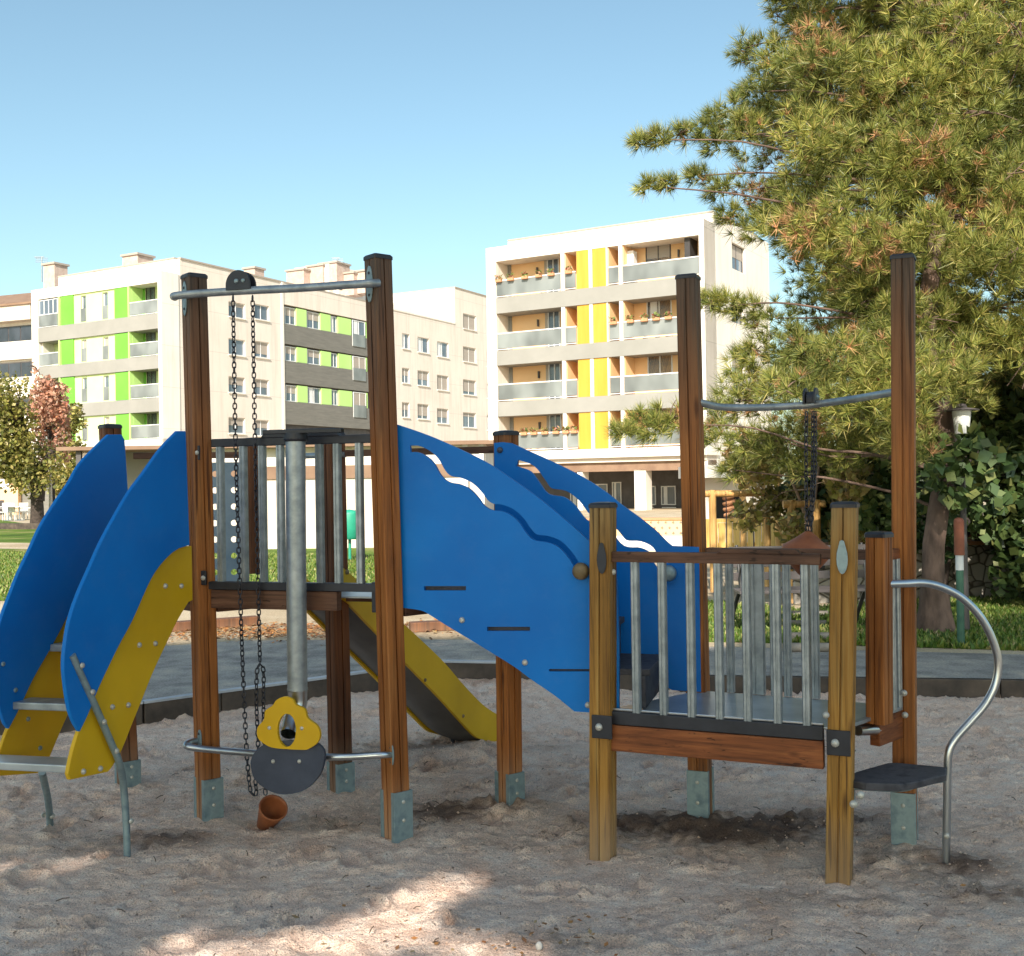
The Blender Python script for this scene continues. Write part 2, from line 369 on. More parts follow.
gA = grille(AFL, AFR, DA, 1.845, [sAt(x, 510, AFL, dF) for x in (221, 244, 263, 281, 320, 338, 360)], arch=(sAt(262,430,AFL,dF), sAt(341,430,AFL,dF), .035), railmat='black', railh=.04)
for x, y in ((203.5, 453), (210, 577)):
    p = PL(x, y, AFL, dF); k = MB(); nn = Vector((dF[1], -dF[0], 0)); p = p+nn*.052
    k.box(p, (.014, .006, .035), dF); k.build('rail_bracket', M['black'], play, bevel=.004)
    k = MB(); k.dome(p+nn*.006, .012, nn, .01); k.split('bolt', M['bolt'], play)
dR = eB
gB = grille(BFL, BFR, DB, 1.305, [sAt(x, 640, BFL, dR) for x in (636, 663, 691, 719, 747, 777, 806)], arch=(sAt(716,548,BFL,dR), sAt(803,548,BFL,dR), .018), railmat='wood_dark_h', railh=.045)
dBk = unit2(BBR.x-BBL.x, BBR.y-BBL.y)
bx = [sAt(x, 620, BBL, dBk) for x in (730, 756, 774, 787, 815, 845, 870)]
grille(BBL, BBR, DB, 1.29, bx, railmat='wood_dark_h', railh=.045, wide=(bx[1],))
dS = unit2(BBR.x-SB.x, BBR.y-SB.y); LS = (flat(BBR)-flat(SB)).length
grille(SB, BBR, DB, 1.30, [LS*.35, LS*.58, LS*.8], railmat='wood_red_h', railh=.045)
# wooden rail at the back of the tall tower
def railbar(A, B, z, mat='wood_dark_h', h=.035, w=.03, name='rail'):
    m = MB(); A = flat(A, z); B = flat(B, z); d = (B-A).normalized(); m.beam(A+d*.05, B-d*.05, w, h); return m.build(name, M[mat], play, bevel=.003)
railbar(A341, A509, 1.78); railbar(ABL, SA, 1.79)
# perforated steel panel
dP = unit2(SA.x-ABL.x, SA.y-ABL.y); m = MB()
nP = Vector((dP[1], -dP[0], 0)); ABL_ = flat(ABL); LP = (flat(SA)-ABL_).length
holes = []
for hx in (215, 234):
    for j in range(7):
        p = PL(hx, 474+16.4*j-.015*(hx-215), ABL, dP)
        holes.append([p + (Vector((dP[0], dP[1], 0))*math.cos(a)+Vector((0,0,1))*math.sin(a))*.017 for a in [k*math.pi/6 for k in range(12)]])
s0 = sAt(205, 520, ABL, dP); c0 = ABL_+Vector((dP[0],dP[1],0))*s0; c1 = ABL_+Vector((dP[0],dP[1],0))*(LP-.06)
m.slab([[c0+Vector((0,0,DA-.06)), c1+Vector((0,0,DA-.06)), c1+Vector((0,0,1.75)), c0+Vector((0,0,1.75))]]+holes, nP, .004)
m.build('perforated_panel', M['perf'], play)
m = MB(); c2 = ABL_+Vector((dP[0],dP[1],0))*.06
m.slab([[c2+Vector((0,0,DA-.06)), c0-Vector((dP[0],dP[1],0))*.004+Vector((0,0,DA-.06)), c0-Vector((dP[0],dP[1],0))*.004+Vector((0,0,1.75)), c2+Vector((0,0,1.75))]], nP, .012)
# ---------------------------------------------------------------- overhead bar with pulley, tall tower
zb = 2.525
nF = Vector((dF[1], -dF[0], 0)); fF = Vector((dF[0], dF[1], 0))
pR = PL(372, 283, AFR, dF)+nF*.075; pL = D(173, 296, AFL.y-.09); 
pts = crom([pL+Vector((0,.03,0)), pL+fF*.015, D(200, 293.5, AFL.y-.10), D(240, 291, AFL.y-.13), D(300, 288, 5.24), D(345, 285, 5.16), D(368, 283.6, 5.12), D(379, 283, 5.14)], 6)
m = MB(); m.tube(pts, .019, 14); ob = m.build('overhead_bar', M['galv'], play)
def bracket(p, n, u, h=.07, w=.02, name='bar_bracket'):
    m = MB(); n = Vector(n); u = Vector(u); z = Vector((0,0,1))
    loop = [p+u*(math.sin(a)*w)+z*(math.cos(a)*h) for a in [k*math.pi/8 for k in range(16)]]
    m.slab([loop], n, .006); o = m.build(name, M['galv_dull'], play, bevel=.0015)
    k = MB(); k.dome(p+z*h*.6, .007, n, .005); k.dome(p-z*h*.6, .007, n, .005); k.split('bolt', M['black'], o)
    return o
nAL = Vector((-eA[1]*-1, -eA[0], 0)); 
nfaceL = Vector((-eA[0], -eA[1], 0)); nfaceR = Vector((eA[1], -eA[0], 0))
axR = P_AFR[1]
bracket(flat(AFR)+axR*2.53+nfaceL*.054, nfaceL, nfaceR, .085, .026)
bracket(flat(AFL)+P_AFL[1]*2.53+nfaceL*.054, nfaceL, nfaceR, .085, .024)
def pulley(c, u, n, r, w, parent):
    z = Vector((0,0,1)); loop = [c+u*r*math.cos(a)+z*r*1.05*math.sin(a) for a in [math.pi*k/16 for k in range(17)]] + [c-u*r-z*r*.35, c+u*r-z*r*.35]
    m = MB(); m.slab([[p+n*w for p in loop]], n, .010); m.slab([[p-n*(w-.010) for p in loop]], n, .010)
    m.slab([[p+n*(w-.014)+z*0 for p in [c+(q-c)*.7 for q in loop]]], n, 2*w-.028)
    o = m.build('pulley_housing', M['black'], parent, bevel=.003)
    k = MB(); k.dome(c+n*w-u*r*.1+z*r*.25, .012, n, .008); k.dome(c+n*w+u*r*.45+z*r*.25, .010, n, .008); k.split('bolt', M['galv_dull'], o)
cpu = D(241, 285.5, AFL.y-.13); pulley(cpu, fF, nF, .066, .03, ob)
# lower hand rail of the tall tower
q0 = D(194, 738, AFL.y-.06)
pts = crom([D(196, 741, AFL.y-.05), D(188, 743, AFL.y-.09), D(188, 746.5, AFL.y-.12), D(205, 749, AFL.y-.14), D(250, 753, 5.29), D(300, 756.5, 5.18), D(345, 757, 5.12), D(380, 755, AFR.y-.085), D(391, 754.5, AFR.y-.05)], 6)
m = MB(); m.tube(pts, .0165, 12); m.build('low_rail', M['steel'], play)
bracket(D(390.5, 755, AFR.y-.055)-nfaceL*0, nfaceL, nfaceR, .055, .022)
bracket(D(199, 740, AFL.y-.060), nfaceL, nfaceR, .05, .02)
# sand chute pipe
m = MB(); m.tube([D(295.5, 436, 5.22), D(295.8, 500, 5.22), D(296.5, 600, 5.22), D(297.5, 689, 5.22)], .046, 24)
m.tube([D(297.5, 688, 5.22), D(297.5, 690, 5.22)], .0475, 24); ch = m.build('sand_chute', M['galv'], play)
m = MB(); m.tube(crom([D(297.5, 690, 5.22), D(297.8, 700, 5.22), D(297, 708, 5.21), D(292, 720, 5.18), D(288.5, 734, 5.12)], 5), .046, 22, cap=False, rads=None, r1=.036); m.build('chute_elbow', M['steel'], ch)
m = MB(); q = [D(264, 434, 5.20), D(341, 433, 5.14)]; w_ = nF*-.035
m.slab([[D(262,430,5.21), D(341,428,5.13), D(341,428,5.13)+w_, D(262,430,5.21)+w_]], (0,0,1), .02); m.lathe([(.052,0),(.056,-.03),(.048,-.04)], D(295.5, 433, 5.22), (0,0,1), 24); m.build('chute_tray', M['black'], ch, bevel=.003)
# flower and slate boards
dpan = dF; Apan = Vector((D(287, 740, 5.10).x, D(287, 740, 5.10).y, 0))
def PP(cx, cy, x0=170, y0=640, k=.2441, A=Apan, d=dpan): return PL(x0+cx*k, y0+cy*k, A, d)
out = crom([(437,245),(470,232),(500,243),(515,265),(550,283),(563,320),(600,350),(614,385),(604,420),(570,445),(540,450),(430,443),(385,425),(360,400),(358,360),(385,325),(390,290),(420,268)], 4, True)
hole = [(478+38*math.cos(a), 370+68*math.sin(a)) for a in [k*math.pi/14 for k in range(28)]]
m = MB(); m.slab([[PP(p[0], p[1]) for p in out], [PP(x, y) for x, y in hole]], nF, .016)
fl = m.build('flower_board', M['yellow'], play, bevel=.003)
k = MB()
for x, y in ((407,360),(540,362)): k.dome(PP(x, y), .009, nF, .006)
k.split('bolt', M['bolt'], fl)
A2 = Apan-nF*.02
out = crom([(330,505),(345,462),(380,432),(440,415),(520,412),(590,420),(620,440),(632,470),(622,530),(592,580),(540,620),(460,633),(395,612),(345,568)], 4, True)
m = MB(); m.slab([[PP(p[0], p[1], A=A2) for p in out]], nF, .018); sl = m.build('oval_board', M['dark_board'], play, bevel=.004)
k = MB()
for x, y in ((423,497),(530,497)): k.dome(PP(x, y, A=A2), .0095, nF, .008)
k.split('bolt', M['bolt'], sl)
m = MB(); c = PP(478, 370, A=A2-nF*.03); 
# ---------------------------------------------------------------- ladder
dL = unit2(-.38, -.925); nL = Vector((-dL[1], dL[0], 0)); 
if nL.y > 0: nL = -nL          # faces the viewer / right
def outline(pts, A, d, n=4): return [PL(p.x, p.y, A, d) for p in crom(pts, n, False)]
AF2 = flat(AFL)+nL*.03; AB2 = Vector((-1.96, 5.62, 0))
def board(ptslist, A, d, n, th, mat, name, holes=(), bevel=.004, parent=None):
    loop = []
    for seg, k in ptslist: loop += (outline(seg, A, d, k) if k > 1 else [PL(x, y, A, d) for x, y in seg])
    m = MB(); m.slab([loop]+[[PL(p.x, p.y, A, d) for p in h] for h in holes], n, th); return m.build(name, mat, parent or play, bevel=bevel)
edgeL = [(178,431),(161,449),(143,474),(129,493),(115,517),(101,543),(90,568),(79,593),(71,616),(66.5,638),(64,663),(66,688),(70,711),(75,724),(80,732)]
bord = [(80,732),(89,713),(99,688),(118,648),(133,620),(152,578),(168,557),(180,548),(189,546)]
board([(edgeL[:-1], 4), (bord[:-1], 4), ([(190,545),(186,431)], 1)], AF2+nL*.004, dL, nL, .020, M['blue'], 'ladder_side_board')
yel = [(189,602),(178,620),(166,645),(153,673),(141,703),(132,725),(122,750),(113,766),(108,772)]
board([([(192,546),(181,546)], 1), ([(167,556),(151,577),(132,619),(117,647),(98,687),(88,712),(79,731),(73,750),(69,768)], 3), ([(68,774),(70,780)], 1), ([*yel[::-1]], 3), ([(193,600)], 1)], AF2-nL*.018, dL, nL, .020, M['yellow'], 'ladder_stringer')
edgeL2 = [(109,434.5),(97,446),(80,464),(69,483),(55,503.5),(41,526),(30,549.6),(18,575),(10,595.6),(2,617),(-3,640),(-6,665),(-4,690),(1,712),(5,724),(9,729)]
bord2 = [(9,729),(19,710),(33,680),(50,650),(65,622),(80,590),(96,565),(112,552),(127,548)]
board([(edgeL2[:-1], 4), (bord2[:-1], 4), ([(130,548),(128,487),(125,440),(122,434.5)], 1)], AB2+nL*.004, dL, nL, .020, M['blue'], 'ladder_side_board')
board([([(130,548)], 1), ([(111,554),(95,566),(79,591),(64,622),(49,650),(32,680),(18,710),(8,729),(1,748),(-3,764)], 3), ([(-4,770),(0,776)], 1), ([(40,773),(48,761),(60,733),(72,706),(88,672),(104,640),(118,618),(130,603)], 3)], AB2-nL*.018, dL, nL, .020, M['yellow'], 'ladder_stringer')
lb = MB()
for x, y in ((165,586),(181,586),(139,645),(155,643.5),(112,707),(128,705),(83,771.5),(100,768.5)): lb.dome(PL(x, y, AF2-nL*.018, dL), .0125, nL, .012)
lb.split('bolt', M['bolt'], play)
lb = MB()
for x, y in ((3,664),(15.5,690),(28,719),(40,748)): lb.dome(PL(x, y, AB2+nL*.004 if x < 20 else AB2-nL*.018, dL), .011, nL, .008)
lb.split('bolt', M['galv_dull'], play)
# treads: width between the stringers
vA = AF2-nL*.04; vB = AB2-nL*.016; acr = (vB-vA); acr.z = 0
for j, (px, py) in enumerate(((70, 766), (112, 703.5), (146, 645), (172, 600))):
    p = PL(px, py, vA, dL); d3 = Vector((dL[0], dL[1], 0)); across = Vector((nL.x, nL.y, 0))*-1
    q = p - d3*(.07 if j == 0 else .02); hw_ = (.065, .06, .06, .06)[j]; w3 = acr
    loop = [q+d3*hw_, q-d3*hw_, q-d3*hw_+w3, q+d3*hw_+w3]
    m = MB(); m.slab([loop], (0,0,1), .032); m.build('tread', M['deck'] if j == 0 else M['galv'], play, bevel=.006)
# ladder feet
s1 = AF2+nL*.006
pts = [PL(72, 655, s1, dL), PL(84, 682, s1, dL), PL(96, 708, s1, dL), PL(112, 745, s1, dL), PL(119, 762, s1, dL)]
g1 = G(127, 843); pts2 = crom(pts+[D(124, 790, 4.98), D(127, 843, 4.99), D(127, 880, 4.99)], 4)
m = MB(); m.tube(pts2, .0155, 10); m.build('ladder_leg', M['galv_dull'], play)
m = MB()
for x, y in ((82,665.5),(92.5,692),(104,722),(116.5,751)): m.dome(PL(x, y, s1+nL*.016, dL), .0125, nL, .010)
m.dome(D(131, 821, 4.97), .0125, nL, .010); m.split('bolt', M['bolt'], play)
m = MB(); m.tube(crom([D(42, 772, 5.0), D(45, 785, 5.12), D(48, 800, 5.25), D(50, 822, 5.4), D(50, 845, 5.4)], 4), .016, 10); m.build('ladder_leg', M['galv_dull'], play)
m = MB(); m.dome(D(52, 816, 5.36), .014, nL, .012); m.dome(D(44, 815, 5.36), .012, -nL, .012); m.split('bolt', M['bolt'], play)
# ---------------------------------------------------------------- bridge
BI = flat(BFL)+Vector((-eB[1], eB[0], 0))*.045        # inner side of the low tower's front post
A_f = flat(AFR)+Vector((0, .03, 0)); dBr = unit2(BI.x-A_f.x, BI.y-A_f.y); nBr = Vector((dBr[1], -dBr[0], 0))
top = [(397,424.6),(427,435),(457,448),(485.5,462),(511,478.5),(539,498.5),(567.5,522),(589,541),(604,555),(612,566)]
bot = [(574.5,711.5),(554,695),(532,680),(516,668),(497,656),(472.5,641),(445,624.5),(430,615),(421,610.5),(404.5,608)]
wav = slot([(410,449),(418,449),(428,453.5),(436,461),(443,473),(450,479),(460,481),(471,486),(480,495),(486,503),(493,507),(502,508),(512,512),(521,520),(528,530),(535,537),(547,539),(558,543),(566,550),(573,559),(578,568)], 6.5)
def rect(x0, x1, y0, y1): return [Vector((x0,y0,0)), Vector((x1,y0,0)), Vector((x1,y1,0)), Vector((x0,y1,0))]
slits = [rect(424,466,586,590.5), rect(487,530,626.8,631), rect(549,592,669,671.5)]
fb = board([(top, 4), ([(617,580),(619,640),(619,712),(590,712.5)], 1), (bot, 4), ([(398,608)], 1)], A_f, dBr, nBr, .022, M['blue'], 'bridge_side_board', [wav]+slits)
k = MB()
for x, y in ((462,620),(525,662.5),(588,705)): k.dome(PL(x, y, A_f, dBr), .014, nBr, .013)
k.split('bolt', M['bolt'], fb)
k = MB(); c = PL(581.5, 571, A_f, dBr); k.lathe([(.001,.042),(.026,.040),(.036,.030),(.039,.015),(.036,.002),(.020,0),(.001,-.002)], c, nBr, 18); k.build('grip_knob', M['knob'], fb)
A_k = flat(A509)-Vector((0,.105,0)); B_k = flat(BBL)-Vector((0,.06,0)); dK = unit2(B_k.x-A_k.x, B_k.y-A_k.y); nK = Vector((dK[1], -dK[0], 0))
topk = [(511,443),(530,451.6),(553,462),(579,475),(603,490),(622,505),(640,518),(655,530),(666,541),(672,546)]
wavk = slot([(517,463),(532,468.5),(542,481),(550,491),(565,494),(577,503),(588,517),(602,524),(614,531),(625,543),(640,544.5),(651,550),(656,561),(664,571)], 6.5)
botk = [(640,672),(610,655),(585,640),(560,625),(530,611),(515,603)]
bb = board([([(494,443),(502,442)], 1), (topk, 4), ([(699,547),(701,692),(672,690)], 1), (botk, 4), ([(496,600)], 1)], A_k, dK, nK, .022, M['blue'], 'bridge_side_board', [wavk])
k = MB(); k.dome(PL(500, 450, A_k, dK), .016, nK, .014); k.split('bolt', M['dark_board'], bb)
k = MB(); c = PL(669, 573, A_k, dK); k.lathe([(.001,.042),(.026,.040),(.036,.030),(.039,.015),(.036,.002),(.020,0),(.001,-.002)], c, nK, 18); k.build('grip_knob', M['galv_dull'], bb)
# steps between the boards
def stepz(x0, x1, z, zr):
    a0 = PL(x0, 600, A_f, dBr); a1 = PL(x1, 600, A_f, dBr); a0.z = a1.z = z
    nb = Vector((dBr[1], -dBr[0], 0)); a0 = a0-nb*.024; a1 = a1-nb*.024
    w = .60; b0 = a0-nb*w; b1 = a1-nb*w
    m = MB(); m.slab([[a0, a1, b1, b0]], (0,0,1), .028)
    r0 = a1+Vector((0,0,-.028)); d = Vector((dBr[0], dBr[1], 0))*.02
    m.slab([[r0-d*2, r0-d, b1-d+Vector((0,0,-.028)), b1-d*2+Vector((0,0,-.028))]], (0,0,1), zr)
    return m.build('bridge_step', M['rubber'], play, bevel=.004)
stepz(405, 500, 1.137, .145); stepz(484, 606, .962, .145); stepz(546, 648, .785, .145)
k = MB(); c = PL(655, 661, A_k, dK)
# bracket plates on the low tower's front posts
for (b, px, py) in ((BFL, 602, 727), (BFR, 838.5, 743)):
    nn = Vector((eB[1], -eB[0], 0)); p = PL(px, py, flat(b)+nn*.051, eB)
    k = MB(); k.box(p, (.046, .005, .05), eB); o = k.build('corner_plate', M['black'], play, bevel=.003)
    k = MB(); k.dome(p+nn*.005-Vector((eB[0], eB[1], 0))*.012, .0165, nn, .016, 16); k.split('bolt', M['bolt'], o)
for (b, px, py) in ((BFL, 601.5, 560), (BFR, 842, 559)):
    nn = Vector((eB[1], -eB[0], 0)); u = Vector((eB[0], eB[1], 0)); p = PL(px, py, flat(b)+nn*.049, eB); z = Vector((0,0,1))
    k = MB(); k.slab([[p+u*.022*math.sin(a)+z*.06*(math.cos(a)+(.25 if math.cos(a) > .9 else 0)) for a in [j*math.pi/8 for j in range(16)]]], nn, .004); k.build('oval_plate', M['galv_dull'] if px > 700 else M['black'], play, bevel=.001)
for px, py, Y in ((613, 572, BFL.y-.02), (609, 700, BFL.y-.03), (904, 693, BBR.y-.08), (905, 715, BBR.y-.08), (826, 715, BFR.y-.05)):
    nn = Vector((eB[1], -eB[0], 0)); k = MB(); k.dome(D(px, py, Y), .014, nn, .014); k.split('bolt', M['bolt'], play)
# bowed bar with pulley on the low tower
pts = crom([flat(BBL)+P_BBL[1]*1.985+Vector((.03,.0,0)), D(706, 404, 5.40), D(722, 407, 5.52), D(760, 407.5, 5.60), D(808, 405, 5.60), D(850, 399.5, 5.42), D(880, 394.5, 5.12), flat(BBR)+P_BBR[1]*1.99], 6)
m = MB(); m.tube(pts, .018, 14); ob2 = m.build('overhead_bar', M['galv'], play)
cpu2 = D(811, 400, 5.60); pulley(cpu2, Vector((.45,.89,0)).normalized(), Vector((.89,-.45,0)).normalized(), .058, .03, ob2)
# curved hand rail and step
sr = D(890, 584, SB.y-.02); gR = G(945, 862); dH = unit2(gR.x-sr.x, gR.y-sr.y-.02)
hp = [(888,584),(905,583.5),(925,583),(944,588),(962,598),(979,615),(991,636),(998,660),(996,682),(986,703),(970,722),(956,738),(949,752),(947.5,775),(947,810),(946,862),(945.5,890)]
m = MB(); m.tube([PL(p.x, p.y, gR, dH) for p in crom(hp, 5)], .0165, 14); hr = m.build('hand_rail', M['steel'], play)
k = MB(); k.dome(PL(946.5, 836, flat(gR)-Vector((0,.015,0)), dH), .013, (0,-1,0), .01); k.split('bolt', M['bolt'], hr)
top6 = [G(x, y, .40) for x, y in ((849,775.5),(856,771.5),(886,763),(897,762.5),(947,767),(946,774),(917,781.5),(900,784),(866,783),(852,780.5))]
m = MB(); m.slab([top6], (0,0,1), .03); m.build('step_seat', M['rubber'], play, bevel=.006)
m = MB(); a = G(853, 786, .355); b = G(900, 788, .355); c = G(918, 783, .355); m.tube(crom([G(851, 787, .36), a, b, c, G(944, 778, .365)], 5), .016, 10); m.tube([G(852, 786, .36), G(853, 801, .30)], .010, 8); m.build('step_frame', M['galv_dull'], play)
for x, y in ((860.5,795),(853.5,804)):
    k = MB(); k.dome(D(x, y, 4.42), .016, (0,-1,0), .016); k.split('bolt', M['bolt'], play)
m = MB(); m.tube([D(858, 731, 4.62), D(893, 729, 4.9)], .02, 12); m.build('side_rung', M['steel'], play)
# ---------------------------------------------------------------- slide
dSl = unit2(.54, .84); A_s = flat(A341)+Vector((.05, -.03, 0)); nSl = Vector((dSl[1], -dSl[0], 0)); acr = -nSl
upper = [(341,566),(354,577),(376,597),(405,625),(440,658),(462,683),(479,701),(490,710),(505,718),(520,722)]
lower = [(520,746),(497,743),(484,740),(475,736),(458,718),(440,698),(406,663),(376,632),(350,605),(341,597)]
def slide_loop(shift=0, sc=0): return [PL(p.x, p.y, A_s, dSl) for p in crom(upper, 4)+crom(lower, 4)]
near = slide_loop(); m = MB(); m.slab([near], nSl, .022); slide = m.build('slide_side', M['yellow'], play, bevel=.004)
k = MB()
for x, y in ((425,680),(463,716)): k.dome(PL(x, y, A_s, dSl), .011, nSl, .009)
k.dome(PL(347, 572, A_s, dSl), .014, nSl, .012); k.split('bolt', M['knob'], slide)
WS = .37
far = [p+acr*WS for p in near]; m = MB(); m.slab([far], nSl, .022); m.build('slide_side', M['yellow'], play, bevel=.004)
lo = [PL(p.x, p.y, A_s, dSl) for p in crom(lower[::-1], 4)]
m = MB(); n = len(lo); vs = []
for p in lo:
    for t, dz in ((.022, .05), (.08, .02), (.18, -.015), (.29, .02), (WS, .05)): vs.append(p+acr*t+Vector((0,0,dz)))
for p in lo:
    for t, dz in ((.022, .02), (.08, -.01), (.18, -.03), (.29, -.01), (WS, .02)): vs.append(p+acr*t+Vector((0,0,dz)))
fs = []
for s in (0, n*5):
    for i in range(n-1):
        for j in range(4): fs.append((s+i*5+j, s+i*5+j+1, s+(i+1)*5+j+1, s+(i+1)*5+j))
for e in (0, n-1):
    for j in range(4): fs.append((e*5+j, e*5+j+1, n*5+e*5+j+1, n*5+e*5+j))
m.add(vs, fs, True); m.build('slide_chute', M['slide_grey'], play)
mid = [p+acr*.25 for p in lo]; m = MB()
c = PL(452, 738, A_s+acr*.2, dSl); g = G(454, 756); m.tube([c+Vector((0,0,.02)), Vector((c.x+.02, c.y, -.1))], .013, 8); m.build('slide_leg', M['black'], play)
m = MB(); m.tube([PL(347,572,A_s,dSl)+Vector((0,0,.62)), PL(347,572,A_s,dSl)+acr*WS+Vector((0,0,.62))], .016, 10); m.build('slide_top_bar', M['galv'], play)
# ================================================================== chains with buckets
def chain(name, strands, parent, pitch=.0245, wire=.0032):
    m = MB(); kk = 0
    for path in strands:
        P = crom(path, 8); acc = [0]
        for i in range(1, len(P)): acc.append(acc[-1]+(P[i]-P[i-1]).length)
        n = int(acc[-1]/pitch)
        for j in range(n):
            s = (j+.5)*pitch; i = max(1, next((k for k in range(len(acc)) if acc[k] >= s), len(acc)-1))
            t = (s-acc[i-1])/max(1e-6, acc[i]-acc[i-1]); c = P[i-1].lerp(P[i], t); tan = (P[i]-P[i-1]).normalized()
            side = Vector((1,0,0)) if j % 2 else Vector((0,1,0)); a = .5+.35*math.sin(j*.21); side = Vector((math.cos(a),math.sin(a),0)) if j % 2 else Vector((-math.sin(a),math.cos(a),0))
            side = (side-tan*side.dot(tan)).normalized(); hl = pitch*.62; hw = pitch*.36
            ring = []
            for q in range(10):
                an = 2*math.pi*q/10; x = math.cos(an)*hw; y = math.sin(an)*hw+(hl-hw)*(1 if math.sin(an) > 0 else -1)*min(1, abs(math.sin(an))*3)
                ring.append(c+side*x+tan*y)
            m.tube(ring, wire, 5, closed=True)
    return m.build(name, M['chain'], parent, recalc=False)
ba = G(262, 830); hoistA = thing('hanging_bucket', (ba.x, 5.33, 0), 'rust-brown rubber bucket on a long chain, lying on the sand under the oval board', 'bucket', 'buckets hanging on chains')
yA = AFL.y-.13
s1 = [D(233,296,yA), D(235.5,440,yA-.01), D(239,560,yA-.01), D(242.5,660,yA-.01), D(246,740,yA-.02), D(248.5,775,yA-.04), D(251,792,yA-.05), D(256,793,yA-.04), D(255,778,yA-.04)]
s2 = [D(252.5,296,yA), D(255,440,yA-.02), D(257.5,560,yA-.02), D(259.5,640,yA-.02), D(260,664,yA-.02)]
s3 = [D(260,664,yA-.02), D(257,672,yA-.03), D(256.5,705,yA-.03), D(258,748,yA-.03), D(256,780,yA-.04)]
s4 = [D(260,664,yA-.02), D(263.5,672,yA), D(263.5,705,yA), D(264,740,yA+.02), D(264.5,780,yA+.02), D(266,798,yA)]
chain('chain', [s1, s2, s3, s4], hoistA)
rc = D(273.5, 807.5, 5.30); bc = D(257, 830, 5.36); ax = (rc-bc).normalized(); L_ = (rc-bc).length
ax = (ax + Vector((0,-.45,.25))).normalized(); bc = rc - ax*L_*1.05
m = MB(); H = L_*1.05; m.lathe([(.0005, 0), (.030, .0), (.036, .004), (.064, H*.88), (.069, H*.97), (.069, H), (.062, H), (.059, H*.9), (.030, .012), (.0005, .012)], bc, ax, 28)
m.build('bucket', M['terracotta'], hoistA)
hoistB = thing('hanging_bucket', (cpu2.x, cpu2.y, 0), 'upturned rust-brown cone-shaped bucket hanging on chains behind the low railing', 'bucket', 'buckets hanging on chains')
c0 = D(808.5, 533, 5.60)
chain('chain', [[D(806.5,412,5.60), D(806,470,5.6), D(807,531,5.6)], [D(813,412,5.60), D(812.5,470,5.6), D(810,531,5.6)], [D(815,412,5.57), D(815,470,5.57), D(811,528,5.58)]], hoistB)
m = MB(); m.lathe([(.0005, .01), (.018, .006), (.06, -.028), (.118, -.068), (.123, -.085), (.118, -.105), (.07, -.17), (.03, -.21), (.0005, -.215)], c0, (.10, -.02, 1), 28); m.build('bucket', M['terracotta'], hoistB)
# ================================================================== ground
GZ = .13
def G3(px, py): return G(px, py, GZ)
def xy(p): return (p[0], p[1])
def sand_mat():
    m, nt, B, N, L = new_mat('sand'); v = coords(N, L)
    a = ntex(N, L, v, .9, 6, .6); b = ntex(N, L, v, 7, 6, .7); c = ntex(N, L, v, 150, 3, .7); d = ntex(N, L, v, 38, 4, .7)
    r = ramp(N, [(.82,.57,.44), (.95,.705,.565), (.97,.785,.66)], [.36, .5, .66]); L.new(b, r.inputs[0])
    # damp, darker, redder patches of turned-over sand
    r2 = ramp(N, [(.66,.54,.47), (1,1,1)], [.30, .44]); L.new(a, r2.inputs[0])
    col = mixc(N, L, .75, r.outputs[0], r2.outputs[0], 'MULTIPLY')
    at = N.new('ShaderNodeAttribute'); at.attribute_name = 'damp'
    col = mixc(N, L, at.outputs['Fac'], col, (.12,.072,.052))
    r3 = ramp(N, [(.55,.53,.52), (1,1,1), (1.25,1.25,1.25)], [.34, .48, .64]); L.new(c, r3.inputs[0])
    col = mixc(N, L, .8, col, r3.outputs[0], 'MULTIPLY')
    r4 = ramp(N, [(.22,.18,.17), (1,1,1)], [.31, .385]); L.new(d, r4.inputs[0])  # dark flecks: shade in small pits painted into the colour, plus bits of debris
    col = mixc(N, L, .8, col, r4.outputs[0], 'MULTIPLY')
    L.new(col, B.inputs['Base Color']); B.inputs['Roughness'].default_value = .95; B.inputs['Specular IOR Level'].default_value = .15
    h = N.new('ShaderNodeMath'); h.operation = 'MULTIPLY_ADD'; L.new(d, h.inputs[0]); h.inputs[1].default_value = 1.6; L.new(c, h.inputs[2])
    bump(N, L, B, h.outputs[0], 1.0, .014); return m
CURB = [G(-260, 800), G(-60, 740), G(143, 722), G(220, 710.5), G(300, 699), G(440, 677.5), D(500, 690, 9.35), D(700, 690, 8.62), G(1000, 697), G(1180, 702)]
CURB = [Vector((p.x, p.y, 0)) for p in CURB] + [Vector((8.5,5,0)), Vector((9,0,0)), Vector((6,-4,0)), Vector((-5,-4,0)), Vector((-8,0,0)), Vector((-7.5,4,0))]
posts_xy = [(AFL,.03),(AFR,.02),(A509,.03),(A341,.02),(ABL,.02),(BFL,.01),(BFR,.03),(BBR,.05),(BBL,.04)]
rnd = random.Random(5)
dents = []
for _ in range(900):
    x = rnd.uniform(-5.5, 5.5); y = rnd.uniform(2.8, 9.5)
    dents.append((x, y, rnd.uniform(.05, .13), rnd.uniform(.32, .6), rnd.uniform(0, 3.14), rnd.uniform(.010, .040)))
def np_noise(X, Y, sc, seed):
    out = np.empty(X.size); o = seed*17.3
    fx = X.ravel()*sc; fy = Y.ravel()*sc; nn = noise.noise
    for i in range(out.size): out[i] = nn((fx[i], fy[i], o))
    return out.reshape(X.shape)
